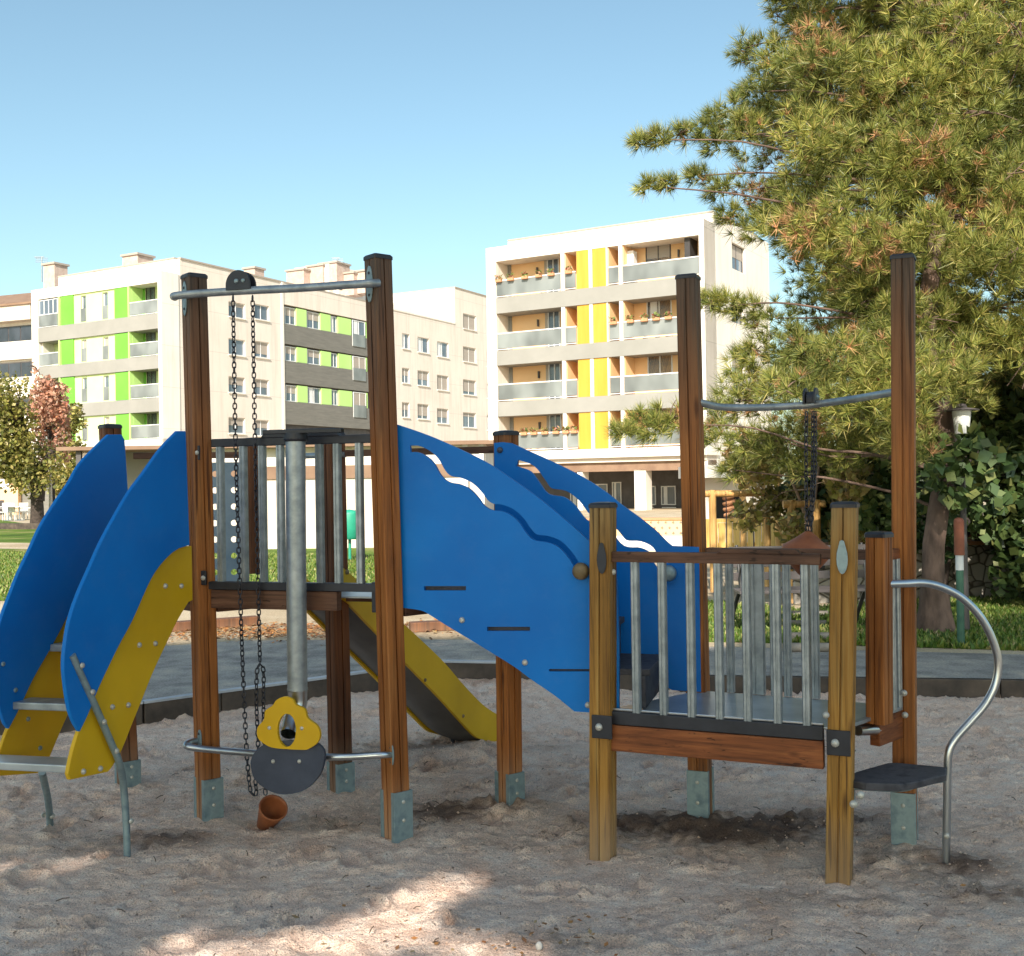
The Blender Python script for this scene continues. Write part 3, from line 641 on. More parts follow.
def damp_at(X, Y):
    Dm = np.zeros_like(X)
    for (cx, cy, a, b, s) in ((.95,5.25,.85,.32,1.0),(.35,5.1,.5,.2,.8),(-.3,5.6,.55,.2,.75),(1.6,4.72,.42,.2,.9),(-.95,5.45,.5,.16,.6),(1.9,4.35,.35,.14,.6),(-1.75,5.2,.4,.14,.6),(0.1,3.95,.25,.09,.6),(1.0,6.6,.4,.12,.4),(-.3,6.85,.6,.15,.5),(1.25,4.35,.3,.12,.5)):
        Dm = np.maximum(Dm, s*np.exp(-(((X-cx)/a)**2+((Y-cy)/b)**2)**1.2))
    return Dm
def sand_sheet():
    xs = np.arange(-4.6, 4.9, .018); ys = np.concatenate([np.arange(3.3, 6.5, .0145), np.arange(6.5, 9.95, .024)])
    X, Y = np.meshgrid(xs, ys)
    n1 = np_noise(X, Y, .9, 1); n2 = np_noise(X, Y, 3.1, 2); n3 = np_noise(X, Y*1.5, 8.5, 3); n4 = np_noise(X, Y*1.3, 21, 4)
    Z = .022*n1 + .020*n2 + .008*(1-2*np.abs(n3)) + .012*n4 + .012*np.minimum(0, np_noise(X, Y, 30, 9)+.12)
    for (x, y, r, e, a, d) in dents:
        ix = (np.abs(xs-x) < r*2.4); iy = (np.abs(ys-y) < r*2.4)
        if not ix.any() or not iy.any(): continue
        sx = X[np.ix_(iy, ix)]-x; sy = Y[np.ix_(iy, ix)]-y
        u = (sx*math.cos(a)+sy*math.sin(a))/r; v = (-sx*math.sin(a)+sy*math.cos(a))/(r*e); q = u*u+v*v
        Z[np.ix_(iy, ix)] += d*(-np.exp(-q**2*1.2)+.55*np.exp(-((np.sqrt(q)-1.25)**2)*14))
    for p, h in posts_xy:
        q = ((X-p.x)**2+(Y-p.y)**2); Z += h*np.exp(-q/.04) - .015*np.exp(-q/.25)
    Dm = damp_at(X, Y)
    Z += Dm*(.035*np.abs(n3)+.035*np_noise(X, Y, 13, 6)+.012)
    g = G(454, 756); Z += .05*np.exp(-((X-g.x-.1)**2/.12+(Y-g.y)**2/.03))
    Z -= .008
    edge = np.minimum(np.minimum(X+4.6, 4.87-X)/.3, (Y-3.3)/.3).clip(0, 1); Z = Z*edge - .02*(1-edge)
    ny, nx = X.shape; co = np.stack([X.ravel(), Y.ravel(), Z.ravel()], 1)
    idx = np.arange(nx*ny).reshape(ny, nx)
    q = np.stack([idx[:-1,:-1].ravel(), idx[:-1,1:].ravel(), idx[1:,1:].ravel(), idx[1:,:-1].ravel()], 1)
    me = np_mesh('sandpit', co, q)
    at = me.attributes.new('damp', 'FLOAT', 'POINT'); at.data.foreach_set('value', (Dm*(.75+1.1*n2+.8*n4)).clip(0, .9).ravel().astype(np.float32))
    me.polygons.foreach_set('use_smooth', [True]*len(me.polygons))
    return me
def np_mesh(name, co, quads):
    me = bpy.data.meshes.new(name); nv = len(co); nf, k = quads.shape
    me.vertices.add(nv); me.vertices.foreach_set('co', co.astype(np.float32).ravel())
    me.loops.add(nf*k); me.loops.foreach_set('vertex_index', quads.astype(np.int32).ravel())
    me.polygons.add(nf); me.polygons.foreach_set('loop_start', np.arange(0, nf*k, k, dtype=np.int32))
    try: me.polygons.foreach_set('loop_total', np.full(nf, k, dtype=np.int32))
    except Exception: pass
    me.update(calc_edges=True); me.validate(); return me
M['sand'] = sand_mat()
tag(link('sandpit', sand_sheet(), M['sand']), 'pale trampled sand filling the play area', kind='structure')
m = MB(); m.slab([[Vector((p.x, p.y, -.03)) for p in CURB]], (0,0,1), .02); tag(m.build('sandpit_base', M['sand']), kind='structure')
# outer ground
def ground_mat(name, c1, c2, c3, sc, bst=.4):
    m, nt, B, N, L = new_mat(name); v = coords(N, L); a = ntex(N, L, v, sc, 8, .65); b = ntex(N, L, v, 60, 3, .7)
    r = ramp(N, [c1, c2, c3], [.35, .5, .68]); L.new(a, r.inputs[0]); r3 = ramp(N, [(.6,.6,.6), (1.1,1.1,1.1)], [.35, .6]); L.new(b, r3.inputs[0])
    L.new(mixc(N, L, .8, r.outputs[0], r3.outputs[0], 'MULTIPLY'), B.inputs['Base Color']); B.inputs['Roughness'].default_value = .95; B.inputs['Specular IOR Level'].default_value = .2
    bump(N, L, B, b, bst, .02); return m
M['earth'] = ground_mat('sandy ground', (.40,.30,.19), (.52,.42,.29), (.60,.51,.38), .5)
M['gravel'] = ground_mat('grey gravel', (.26,.245,.23), (.42,.39,.36), (.60,.53,.44), 2.6, 1.0)
M['lawn'] = ground_mat('lawn', (.06,.11,.015), (.12,.20,.025), (.32,.27,.12), .45, .8)
M['kerb'] = mottled('timber kerb', (.045,.035,.03), (.12,.09,.07), 5, .8, bstr=.4)
M['kerb_top'] = mottled('pale kerb top', (.34,.36,.40), (.5,.52,.56), 4, .6, bstr=.2)
c0 = Vector((0, 3, 0)); n = len(CURB); ring = [CURB[i] for i in range(n)]
def ringmesh(name, inner, outer, z, mat):
    k = len(inner); vs = [Vector((p.x, p.y, z)) for p in inner]+[Vector((p.x, p.y, z)) for p in outer]
    m = MB(); m.add(vs, [(i, (i+1) % k, k+(i+1) % k, k+i) for i in range(k)]); return tag(m.build(name, mat), kind='structure')
big = [c0+(p-c0).normalized()*1500 for p in ring]
ringmesh('ground', ring, big, GZ, M['earth'])
# gravel path round the pit
gout = [(-260,655),(-60,645),(143,648),(240,641),(350,640),(470,640),(560,645),(760,648),(1024,655),(1240,662)]
GO = [G3(*p) for p in gout] + [Vector((10.5,5.5,0)), Vector((11,0,0)), Vector((7.5,-6,0)), Vector((-6.5,-6,0)), Vector((-10,0,0)), Vector((-9.5,4.5,0))]
ringmesh('gravel_path', ring, GO, GZ+.004, M['gravel'])
def patch(name, pts, z, mat, label=None):
    m = MB(); vs = [Vector((p[0], p[1], z)) for p in pts]; m.add(vs, [tuple(range(len(vs)))]); o = m.build(name, mat); return tag(o, label, kind='structure')
lawnL = [G3(-300,602), G3(0,601), G3(60,600), G3(200,592), G3(420,583), G3(520,560), G3(480,548), G3(300,546), G3(120,537), G3(0,520), G3(-300,522)]
patch('lawn', lawnL, GZ+.008, M['lawn'])
lawnR = [G3(560,640), G3(760,643), G3(1024,651), G3(1300,658), G3(1300,595), G3(1024,600), G3(890,602), G3(800,612), G3(690,602), G3(560,600)]
patch('lawn', lawnR, GZ+.008, M['lawn'])
patch('path', [G3(-300,546), G3(0,543), G3(130,545), G3(200,552), G3(110,551), G3(0,549), G3(-300,552)], GZ+.012, M['earth'])
# kerb: timber boards and thin pale top
ku = thing('sandpit_kerb', (0, 9, 0), 'low dark timber kerb with a pale top edge round the sand', 'kerb')
for i in range(len(CURB)):
    a, b = CURB[i], CURB[(i+1) % len(CURB)]; d = (b-a).normalized(); m = MB()
    nseg = max(1, int((b-a).length/2.2))
    for j in range(nseg):
        p = a.lerp(b, j/nseg); q = a.lerp(b, (j+1)/nseg)
        m.box(((p+q)/2+Vector((0,0,.03))), ((q-p).length/2-.004, .028, .1), (d.x, d.y)) 
    m.build('kerb_board', M['kerb'], ku, bevel=.006)
m = MB()
for i in range(2, 6):
    a, b = CURB[i], CURB[i+1]; d = (b-a).normalized(); m.box((a+b)/2+Vector((0,0,.138)), ((b-a).length/2, .034, .008), (d.x, d.y))
for i in (0, 1):
    a, b = CURB[i], CURB[i+1]; d = (b-a).normalized(); m.box((a+b)/2+Vector((0,0,.138)), ((b-a).length/2, .034, .008), (d.x, d.y))
m.build('kerb_top', M['kerb_top'], ku)
def grass(name, poly, n, h, mat, label, seed):
    r = np.random.default_rng(seed); P = np.array([[p[0], p[1]] for p in poly]); lo = P.min(0); hi = P.max(0); pts = []
    Q = r.uniform(lo, hi, (n*4, 2)); ins = np.zeros(len(Q), bool); j = len(P)-1
    for i in range(len(P)):
        c = ((P[i,1] > Q[:,1]) != (P[j,1] > Q[:,1])) & (Q[:,0] < (P[j,0]-P[i,0])*(Q[:,1]-P[i,1])/(P[j,1]-P[i,1]+1e-9)+P[i,0]); ins ^= c; j = i
    Q = Q[ins][:n]; k = len(Q); a = r.uniform(0, 6.28, k); hh = h*r.uniform(.5, 1.3, k); w = hh*.35
    base = np.c_[Q, np.full(k, GZ)]; d = np.c_[np.cos(a), np.sin(a), np.zeros(k)]
    tip = base + np.c_[r.normal(0, .4, k)*hh, r.normal(0, .4, k)*hh, hh]
    co = np.stack([base-d*w[:,None], base+d*w[:,None], tip], 1).reshape(-1, 3)
    o = link(name, np_mesh(name, co, np.arange(3*k).reshape(-1, 3)), mat); return tag(o, label, 'grass', kind='stuff')
m_, nt, B, N, L = new_mat('grass blades'); g = N.new('ShaderNodeNewGeometry'); r = ramp(N, [(.05,.10,.012), (.11,.19,.02), (.22,.24,.05), (.36,.30,.14)], [0,.55,.85,1]); L.new(g.outputs['Random Per Island'], r.inputs[0]); L.new(r.outputs[0], B.inputs['Base Color']); B.inputs['Roughness'].default_value = .6; M['blades'] = m_
grass('grass', lawnR[:], 60000, .06, M['blades'], 'short green grass under the trees at the right', 3)
grass('grass', [G3(-60,602), G3(60,600), G3(200,592), G3(420,583), G3(460,560), G3(300,556), G3(0,553), G3(-60,556)], 60000, .07, M['blades'], 'sunlit grass of the lawn behind the ladder', 4)
# fallen leaves, twigs, stones on the sand
m_, nt, B, N, L = new_mat('dry leaves'); g = N.new('ShaderNodeNewGeometry'); r = ramp(N, [(.30,.10,.03), (.42,.20,.06), (.16,.07,.035), (.35,.25,.12)]); L.new(g.outputs['Random Per Island'], r.inputs[0]); L.new(r.outputs[0], B.inputs['Base Color']); B.inputs['Roughness'].default_value = .8; M['dryleaf'] = m_
def litter(name, pts, size, mat, label, z):
    r = np.random.default_rng(11); k = len(pts); P = np.array(pts); a = r.uniform(0, 6.28, k); s = size*r.uniform(.5, 1.3, k)
    u = np.c_[np.cos(a), np.sin(a), r.uniform(-.4,.4,k)]*s[:,None]; v = np.c_[-np.sin(a), np.cos(a), r.uniform(-.4,.4,k)]*s[:,None]*.55
    c = np.c_[P, np.full(k, z)]; co = np.stack([c-u, c-v, c+u, c+v], 1).reshape(-1, 3)
    return tag(link(name, np_mesh(name, co, np.arange(4*k).reshape(-1, 4)), mat), label, 'leaves', kind='stuff')
def crumbs(n, seed):
    r = np.random.default_rng(seed); x = r.uniform(-4.2, 4.6, n); y = 3.5+5.5*r.uniform(size=n)**1.5; cl = np.array([noise.noise((a*1.7, b*1.7, 3.3)) for a, b in zip(x, y)])
    k = cl > r.uniform(-.25, .55, n); x = x[k]; y = y[k]; n = len(x); s = r.gamma(2.2, .0019, n).clip(.0015, .0085)
    me = bpy.data.objects['sandpit'].data; co = np.empty(len(me.vertices)*3, np.float32); me.vertices.foreach_get('co', co); co = co.reshape(-1,3)
    xs = np.unique(co[:,0]); ys = np.unique(co[:,1]); Z = co[:,2].reshape(len(ys), len(xs)); z = Z[np.searchsorted(ys, y).clip(0, len(ys)-1), np.searchsorted(xs, x).clip(0, len(xs)-1)]
    P = np.array([(1,0,0),(0,1,0),(-1,0,0),(0,-1,0),(0,0,1),(0,0,-1)], float); a = r.uniform(0, 6.28, n); sc = r.uniform(.6, 1.2, (n, 6, 1))*s[:,None,None]
    V = P[None]*sc; ca, sa = np.cos(a)[:,None], np.sin(a)[:,None]; V = np.stack([V[:,:,0]*ca-V[:,:,1]*sa, V[:,:,0]*sa+V[:,:,1]*ca, V[:,:,2]*.8], 2)+np.stack([x, y, z+s*.35], 1)[:,None,:]
    T = np.array([(0,1,4),(1,2,4),(2,3,4),(3,0,4),(1,0,5),(2,1,5),(3,2,5),(0,3,5)]); F_ = (np.arange(n)[:,None,None]*6+T[None]).reshape(-1,3)
    return tag(link('sand_crumbs', np_mesh('sand_crumbs', V.reshape(-1,3), F_), M['sand']), 'small crumbs of sand scattered over the trampled play area', 'sand crumbs', kind='stuff')
crumbs(26000, 8)
rr = np.random.default_rng(2); lf = G3(285, 632)
litter('leaf_litter', [(lf.x+rr.normal(0,.9), lf.y+rr.normal(0,.35)) for _ in range(2600)], .028, M['dryleaf'], 'orange fallen leaves scattered beyond the gravel path', GZ+.02)
fa = []
for cx_, cy_, n_, sp_ in ((600,925,16,.12),(515,948,22,.14),(420,945,10,.2),(560,935,12,.1),(300,900,6,.3),(750,930,7,.4),(900,900,5,.3),(880,620,0,1)):
    g = G(cx_, cy_); fa += [(g.x+rr.normal(0, sp_), g.y+rr.normal(0, sp_*.4)) for _ in range(n_)]
o_ = litter('fallen_leaves', fa, .014, M['dryleaf'], 'small reddish fallen leaves and bark bits lying on the sand in front', .016)
m = MB(); M['twig'] = mottled('dry twigs', (.07,.045,.03), (.16,.10,.06), 12, .8)
for _ in range(110):
    x = rr.uniform(-2.6, 2.8); y = rr.uniform(3.6, 6.8); a = rr.uniform(0, 3.1); l = rr.uniform(.015, .05)
    d = Vector((math.cos(a), math.sin(a), .15)); p = Vector((x, y, .018)); m.tube([p, p+d*l*.5+Vector((0,0,.004)), p+d*l], .0022, 5)
tag(m.build('twigs', M['twig']), 'small dark twigs scattered on the sand', 'twigs', kind='stuff')
M['stone'] = mottled('pale stone', (.35,.33,.31), (.55,.53,.50), 12, .8, bstr=.4)
for (px, py, r_, lab) in ((539, 946, .016, 'small pale pebble at the bottom edge of the sand'),(515, 876, .008, None)):
    if lab:
        m = MB(); m.sphere(G(px, py, .012), r_, sq=(.8,.7,1)); o = m.build('pebble', M['stone'], origin=G(px, py, 0)); tag(o, lab, 'pebble')
# timber beam and dark litter beyond the path
o = MB(); a = G3(165, 632); b = G3(258, 625); o.beam(a+Vector((0,0,.05)), b+Vector((0,0,.05)), .14, .10); o = o.build('timber_beam', M['wood_dark'], bevel=.01, origin=a); tag(o, 'old brown timber beam lying along the far edge of the gravel path', 'beam')
o = MB(); a = G3(410, 632); b = G3(470, 629); o.beam(a+Vector((0,0,.05)), b+Vector((0,0,.05)), .14, .10); o = o.build('timber_beam', M['wood_dark'], bevel=.01, origin=a); tag(o, 'short brown timber beam on the ground beyond the slide', 'beam')
# ================================================================== buildings
def render_mat(name, c1, c2, dark):
    m, nt, B, N, L = new_mat(name); v = coords(N, L); r = ramp(N, [c1, c2], [.3, .7]); L.new(ntex(N, L, v, .35, 5), r.inputs[0])
    vs_ = coords(N, L, (2.2, 2.2, .16)); s = ntex(N, L, vs_, 1.0, 6, .7); rs = ramp(N, [dark, (1,1,1)], [.34, .52]); L.new(s, rs.inputs[0])
    g = coords(N, L, (1,1,1/3.0)); sp = N.new('ShaderNodeSeparateXYZ'); L.new(g, sp.inputs[0]); fr = N.new('ShaderNodeMath'); fr.operation = 'FRACT'; L.new(sp.outputs['Z'], fr.inputs[0])
    lt = N.new('ShaderNodeMath'); lt.operation = 'LESS_THAN'; lt.inputs[1].default_value = .015; L.new(fr.outputs[0], lt.inputs[0]); ml = N.new('ShaderNodeMath'); ml.operation = 'MULTIPLY'; ml.inputs[1].default_value = .3; L.new(lt.outputs[0], ml.inputs[0])
    c = mixc(N, L, .7, r.outputs[0], rs.outputs[0], 'MULTIPLY'); L.new(mixc(N, L, ml.outputs[0], c, (.3,.28,.26)), B.inputs['Base Color'])
    B.inputs['Roughness'].default_value = .85; B.inputs['Specular IOR Level'].default_value = .2; return m
M['white_wall'] = render_mat('white render', (.74,.69,.63), (.82,.77,.71), (.86,.85,.83))
M['cream_wall'] = mottled('cream render', (.60,.52,.45), (.66,.58,.51), .35, .8, bstr=.05, spec=.2)
M['pink_wall'] = render_mat('pinkish render', (.72,.64,.57), (.78,.70,.63), (.84,.82,.80))
M['band_grey'] = mottled('grey balcony band', (.27,.265,.245), (.32,.31,.29), .5, .8, spec=.2)
M['band_dark'] = mottled('grey brown cladding', (.17,.165,.15), (.22,.21,.19), .8, .8, spec=.2, stretch=(1,1,9))
M['orange_wall'] = mottled('orange render', (.86,.54,.28), (.90,.60,.34), .5, .8, spec=.2)
M['yellow_panel'] = mottled('yellow shutter', (.58,.29,.03), (.66,.35,.05), .5, .7, stretch=(6,6,.5))
M['green_panel'] = mottled('green shutter', (.13,.40,.04), (.16,.45,.055), .5, .6)
M['lime_wall'] = mottled('pale lime render', (.60,.74,.36), (.65,.79,.42), .4, .8, spec=.2)
M['lime_panel'] = mottled('lime panel', (.46,.70,.22), (.50,.75,.26), .4, .7)
M['blind'] = mottled('roller blind', (.36,.31,.27), (.42,.37,.32), 1, .7, stretch=(1,1,40))
M['frame_dark'] = mottled('dark frame', (.06,.05,.05), (.10,.09,.09), 2, .5)
M['frame_white'] = mottled('white frame', (.70,.70,.70), (.78,.78,.78), 2, .5)
M['roof_brown'] = mottled('brown roof', (.20,.12,.08), (.28,.18,.12), 1.5, .8)
M['brick'] = mottled('brick chimney', (.46,.34,.28), (.58,.46,.40), 3, .8)
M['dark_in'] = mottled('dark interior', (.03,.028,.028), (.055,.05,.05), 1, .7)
M['terr'] = mottled('terracotta', (.50,.24,.12), (.60,.32,.18), 3, .8)
def glass(name, col, rough=.08):
    m, nt, B, N, L = new_mat(name); v = coords(N, L, (.6,.6,.35)); r = ramp(N, [tuple(c*.5 for c in col), col], [.35,.65]); L.new(ntex(N, L, v, 1, 2), r.inputs[0]); L.new(r.outputs[0], B.inputs['Base Color'])
    B.inputs['Roughness'].default_value = rough; B.inputs['Specular IOR Level'].default_value = .9; return m
M['pane'] = glass('window glass', (.16,.20,.25)); M['pane_dark'] = glass('dark window glass', (.05,.055,.07))
M['rail_glass'] = glass('frosted balcony glass', (.26,.28,.275), .3)
class Face:
    def __init__(s, A, d):
        s.A = Vector((A[0], A[1], 0)); s.d = Vector((d[0], d[1], 0)).normalized(); n = Vector((s.d.y, -s.d.x, 0))
        s.n = n if n.dot(CAM-s.A) > 0 else -n
    def inset(s, t): f = Face(s.A, s.d); f.A = s.A - s.n*t; f.n = s.n; return f
    def st(s, px, py):
        d = ray(px, py); t = (s.A-CAM).dot(s.n)/d.dot(s.n); p = CAM+d*t; return (p-s.A).dot(s.d), p.z
    def S(s, px, py=400): return s.st(px, py)[0]
    def Z(s, px, py): return s.st(px, py)[1]
    def P(s, a, z, o=0): return s.A+s.d*a+s.n*o+Vector((0,0,z))
    def box(s, m, a0, a1, z0, z1, o0, o1, mi=0):
        m.box(s.P((a0+a1)/2, (z0+z1)/2, (o0+o1)/2), (abs(a1-a0)/2, abs(o1-o0)/2, abs(z1-z0)/2), (s.d.x, s.d.y), mi=mi)
def part(f, name, mat, parent, rects, o0, o1, bevel=0, label=None):
    m = MB()
    for (a0, a1, z0, z1) in rects: f.box(m, a0, a1, z0, z1, o0, o1)
    o = m.build(name, mat, parent, bevel=bevel)
    if label: o['label'] = label
    return o
def win(f, parent, a0, a1, z0, z1, depth=.0, style='blind', muntin=1, fr='frame_white', rng=random.Random(3)):
    """window set in the wall: frame, pane, optional roller blind; front at offset depth"""
    t = .06; a0, a1 = min(a0, a1), max(a0, a1); m = MB(); o = depth
    f.box(m, a0, a1, z0, z0+t, o-.05, o+.02); f.box(m, a0, a1, z1-t, z1, o-.05, o+.02); f.box(m, a0, a0+t, z0+t, z1-t, o-.05, o+.02); f.box(m, a1-t, a1, z0+t, z1-t, o-.05, o+.02)
    for k in range(muntin):
        c = a0+(a1-a0)*(k+1)/(muntin+1); f.box(m, c-.03, c+.03, z0+t, z1-t, o-.04, o+.01)
    w = m.build('window', M[fr], parent)
    part(f, 'pane', M['pane'], w, [(a0+t, a1-t, z0+t, z1-t)], o-.045, o-.03)
    if style == 'blind':
        q = rng.choice([.25, .5, .8, 1.0, .6]); part(f, 'roller_blind', M['blind'], w, [(a0+t, a1-t, z1-t-(z1-z0-2*t)*q, z1-t)], o-.028, o-.008)
    if style == 'curtain':
        part(f, 'curtain', M['frame_white'], w, [(a0+t+(a1-a0)*.1, a0+(a1-a0)*.42, z0+t, z1-t)], o-.029, o-.012)
    return w
def holed_wall(f, a0, a1, zprof, wins, th, mat, name, parent):
    """wall with real openings; zprof: list of (a, z) top outline from a0 to a1"""
    outer = [f.P(a0, GZ-.3), f.P(a1, GZ-.3)] + [f.P(a, z) for a, z in zprof[::-1]]
    hs = [[f.P(a, z) for a, z in ((w[0],w[2]),(w[1],w[2]),(w[1],w[3]),(w[0],w[3]))] for w in wins]
    m = MB(); m.slab([outer]+hs, f.n, th); o = m.build(name, mat, parent)
    return o
dFr = unit2(-.862, .507); dSd = unit2(.474, .88)
# ------------------------------------------------------------ orange and white block
A0 = D(489, 460, 66); fo = Face((A0.x, A0.y), unit2(.862, -.507))           # s grows to the right
ob_ = thing('apartment_building', (A0.x+4, A0.y+3, 0), 'white apartment block with orange balconies and tall yellow shutters, partly behind the pine', 'building')
S = lambda px: fo.S(px, 380); Wd = S(706); s0 = 0; sm1 = S(501) ; 
zt = fo.Z(489, 248)        # frame top
zop = fo.Z(497, 261.5)     # top of the recess
bands = [(fo.Z(500, 313.5), fo.Z(500, 298)), (fo.Z(500, 365.5), fo.Z(500, 351)), (fo.Z(500, 416.5), fo.Z(500, 402))]
zb0 = fo.Z(600, 458) ; zb1 = fo.Z(600, 449)                                     # white eave above the shops
RD = 1.4; inn = fo.inset(RD)
# floors: (z_top_of_slab_band, z_ceiling)
floors = [(bands[0][1], zop), (bands[1][1], bands[0][0]), (bands[2][1], bands[1][0]), (zb1+.02, bands[2][0])]
aL = S(497.5); aR = S(701)
part(fo, 'front_frame', M['white_wall'], ob_, [(0, aL, zb0, zt), (aR, Wd, zb0, zt), (aL, aR, zop, zt)], -RD-.3, 0)
part(fo, 'attic_wall', M['white_wall'], ob_, [(S(496), Wd-.02, zt-.4, fo.Z(496, 236))], -9, -1.6)
part(fo, 'back_wall', M['orange_wall'], ob_, [(aL, aR, zb0, zop+.05)], -RD-.25, -RD)
for z0, z1 in bands: part(fo, 'balcony_band', M['band_grey'], ob_, [(aL, aR, z0, z1)], -RD, .05)
part(fo, 'canopy', M['white_wall'], ob_, [(-.2, Wd+.1, zb0, zb1)], -RD-.3, .35)
part(fo, 'core', M['white_wall'], ob_, [(0, Wd-.5, zb0, zt-.02)], -11, -RD-.3)
# soffit strip
x_div = [(563, 566.5), (594.5, 597.5), (606.5,608.5), (620.5, 624)]
part(fo, 'divider', M['white_wall'], ob_, [(S(562.5), S(566), zb1, zop), (S(620.5), S(624), zb1, zop)], -RD, .02)
for z0, z1 in floors:
    for (p0, p1) in ((578, 590), (594, 607.5)): part(fo, 'shutter', M['yellow_panel'], ob_, [(S(p0), S(p1), z0, z1)], -.12, -.02, bevel=.02)
part(fo, 'fin', M['white_wall'], ob_, [(S(590.3), S(593.7), zb1, zop), (S(607.7), S(609), zb1, zop)], -RD, 0)
part(fo, 'return_wall', M['orange_wall'], ob_, [(S(577.4), S(577.9), zb1, zop), (S(609.2), S(609.8), zb1, zop)], -RD, -.1)
part(fo, 'return_wall', M['orange_wall'], ob_, [(S(566.05), S(566.4), zb1, zop), (S(624.05), S(624.5), zb1, zop), (S(700.5), S(700.9), zb1, zop)], -RD, -.12)
rngw = random.Random(12)
for k, (z0, z1) in enumerate(floors):
    h = z1-z0
    # railings with glass
    for (p0, p1) in ((498, 562), (566.5, 577), (610, 620), (624.5, 700.5)):
        r = part(fo, 'railing', M['frame_white'], ob_, [(S(p0), S(p1), z0+.98, z0+1.04)], -.06, 0); part(fo, 'bottom_rail', M['frame_white'], r, [(S(p0), S(p1), z0+.06, z0+.10)], -.06, 0)
        part(fo, 'rail_pane', M['rail_glass'], r, [(S(p0), S(p1), z0+.14, z0+.96)], -.04, -.02)
    fi = inn; s_ = lambda px: fi.S(px, 380)
    win(fi, ob_, s_(549), s_(561), z0+.05, z0+2.25, .03, 'none', 1, 'frame_white')
    part(fi, 'door_surround', M['blind'], ob_, [(s_(546.5), s_(549), z0, z0+2.35)], 0, .06)
    if k == 0: win(fi, ob_, s_(648), s_(673), z0+.6, z0+2.35, .03, 'blind', 1, 'frame_dark', random.Random(3))
    else: win(fi, ob_, s_(648), s_(673), z0+.5, z0+2.3, .03, 'curtain' if k == 1 else 'none', 1, 'frame_white')
    part(fi, 'wall_lamp', M['frame_dark'], ob_, [(s_(539), s_(540.2), z1-.75, z1-.35), (s_(680.5), s_(681.7), z1-.75, z1-.35)], 0, .15)
    part(fi, 'grey_panel', M['band_grey'], ob_, [(s_(506), s_(513), z0, z1)], 0, .05)
# awning box on the top floor
part(inn, 'storage_cabinet', M['frame_white'], ob_, [(inn.S(628,300), inn.S(640,300), floors[0][0], floors[0][0]+1.9)], .3, .8)
# right side face
dsr = unit2(.507, .862); C1 = fo.P(Wd, 0); fs_ = Face((C1.x, C1.y), dsr)
# narrow white pillar front then cream side wall
wz = []
def SW(px): return fs_.S(px, 380)
swins = []
for (x0, x1, y0, y1) in ((734, 747, 243, 269), (732.5, 745, 354, 378), (733,745,300,322)):
    swins.append((SW(x0), SW(x1), fs_.Z(x0, y1), fs_.Z(x0, y0)))
swins = [w for w in swins]
holed_wall(fs_, .01, 11, [(.01, zt-.01), (SW(727), zt-.01), (SW(727)+.01, fo.Z(496, 236)-.01), (11, fo.Z(496, 236)-.01)], swins, .25, M['white_wall'], 'side_wall', ob_)
for w in swins: win(fs_, ob_, *w, -.16, 'blind', 1, 'frame_dark', random.Random(3))
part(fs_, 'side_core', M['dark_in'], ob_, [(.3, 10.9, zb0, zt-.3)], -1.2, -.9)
# ground floor arcade
part(fo, 'arcade_beam', M['roof_brown'], ob_, [(-.2, Wd, zb0-.75, zb0-.25)], -RD, -.1)
part(fo, 'canopy_soffit', M['cream_wall'], ob_, [(-.2, Wd, zb0-.25, zb0)], -RD, .1)
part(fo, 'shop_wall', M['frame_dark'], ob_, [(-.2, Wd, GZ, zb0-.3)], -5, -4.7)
for p0, p1 in ((632, 643.5), (575, 580), (689,694), (700.5,706)): part(fo, 'column', M['white_wall'], ob_, [(S(p0), S(p1), GZ, zb0-.7)], -.9, -.1)
fsW = fo.inset(4.65)
for (x0, x1, y0, y1) in ((570,585,480,520),(612,622,482,530),(645, 656, 486, 505), (661, 676, 486, 505), (644, 654, 507, 519), (662, 676, 507, 519), (592,608,484,520)):
    a0, z1 = fsW.st(x0, y0); a1, z0 = fsW.st(x1, y1); win(fsW, ob_, a0, a1, min(z0, z1), max(z0, z1), 0, 'curtain' if x0 > 655 or x0 < 620 else 'none', 0, 'frame_white')
# roof edge line
part(fo, 'parapet_cap', M['blind'], ob_, [(S(496), Wd-.02, fo.Z(496, 236), fo.Z(496, 236)+.08)], -9, -1.55)
# flower boxes on balcony rails
def flowerbox(parentless, f, a, z, grp, label):
    m = MB(); f.box(m, a-.19, a+.19, z-.18, z, .0, .2); o = m.build('flower_box', M['terr'], origin=f.P(a, z-.3, .1), bevel=.03); tag(o, label, 'flower box', grp)
    m = MB(); r = random.Random(int(a*100+z*10)); c = f.P(a, z, .14)
    for _ in range(26):
        p = c+f.d*r.uniform(-.2,.2)+f.n*r.uniform(-.12,.12)+Vector((0,0,r.uniform(.0,.22))); u = Vector((r.uniform(-1,1), r.uniform(-1,1), r.uniform(-1,1)))*.09; v = Vector((r.uniform(-1,1), r.uniform(-1,1), r.uniform(-1,1)))*.09
        m.add([p-u, p-v, p+u, p+v], [(0,1,2,3)])
    k = m.build('plant', M['flower'], None, recalc=False); w = WLOC[o]; k.data.transform(Matrix.Translation(-w)); k.parent = o
m_, nt, B, N, L = new_mat('flowering plant'); g = N.new('ShaderNodeNewGeometry'); r = ramp(N, [(.08,.13,.03), (.16,.20,.05), (.40,.12,.08), (.5,.3,.2)], [0,.5,.75,1]); L.new(g.outputs['Random Per Island'], r.inputs[0]); L.new(r.outputs[0], B.inputs['Base Color']); M['flower'] = m_
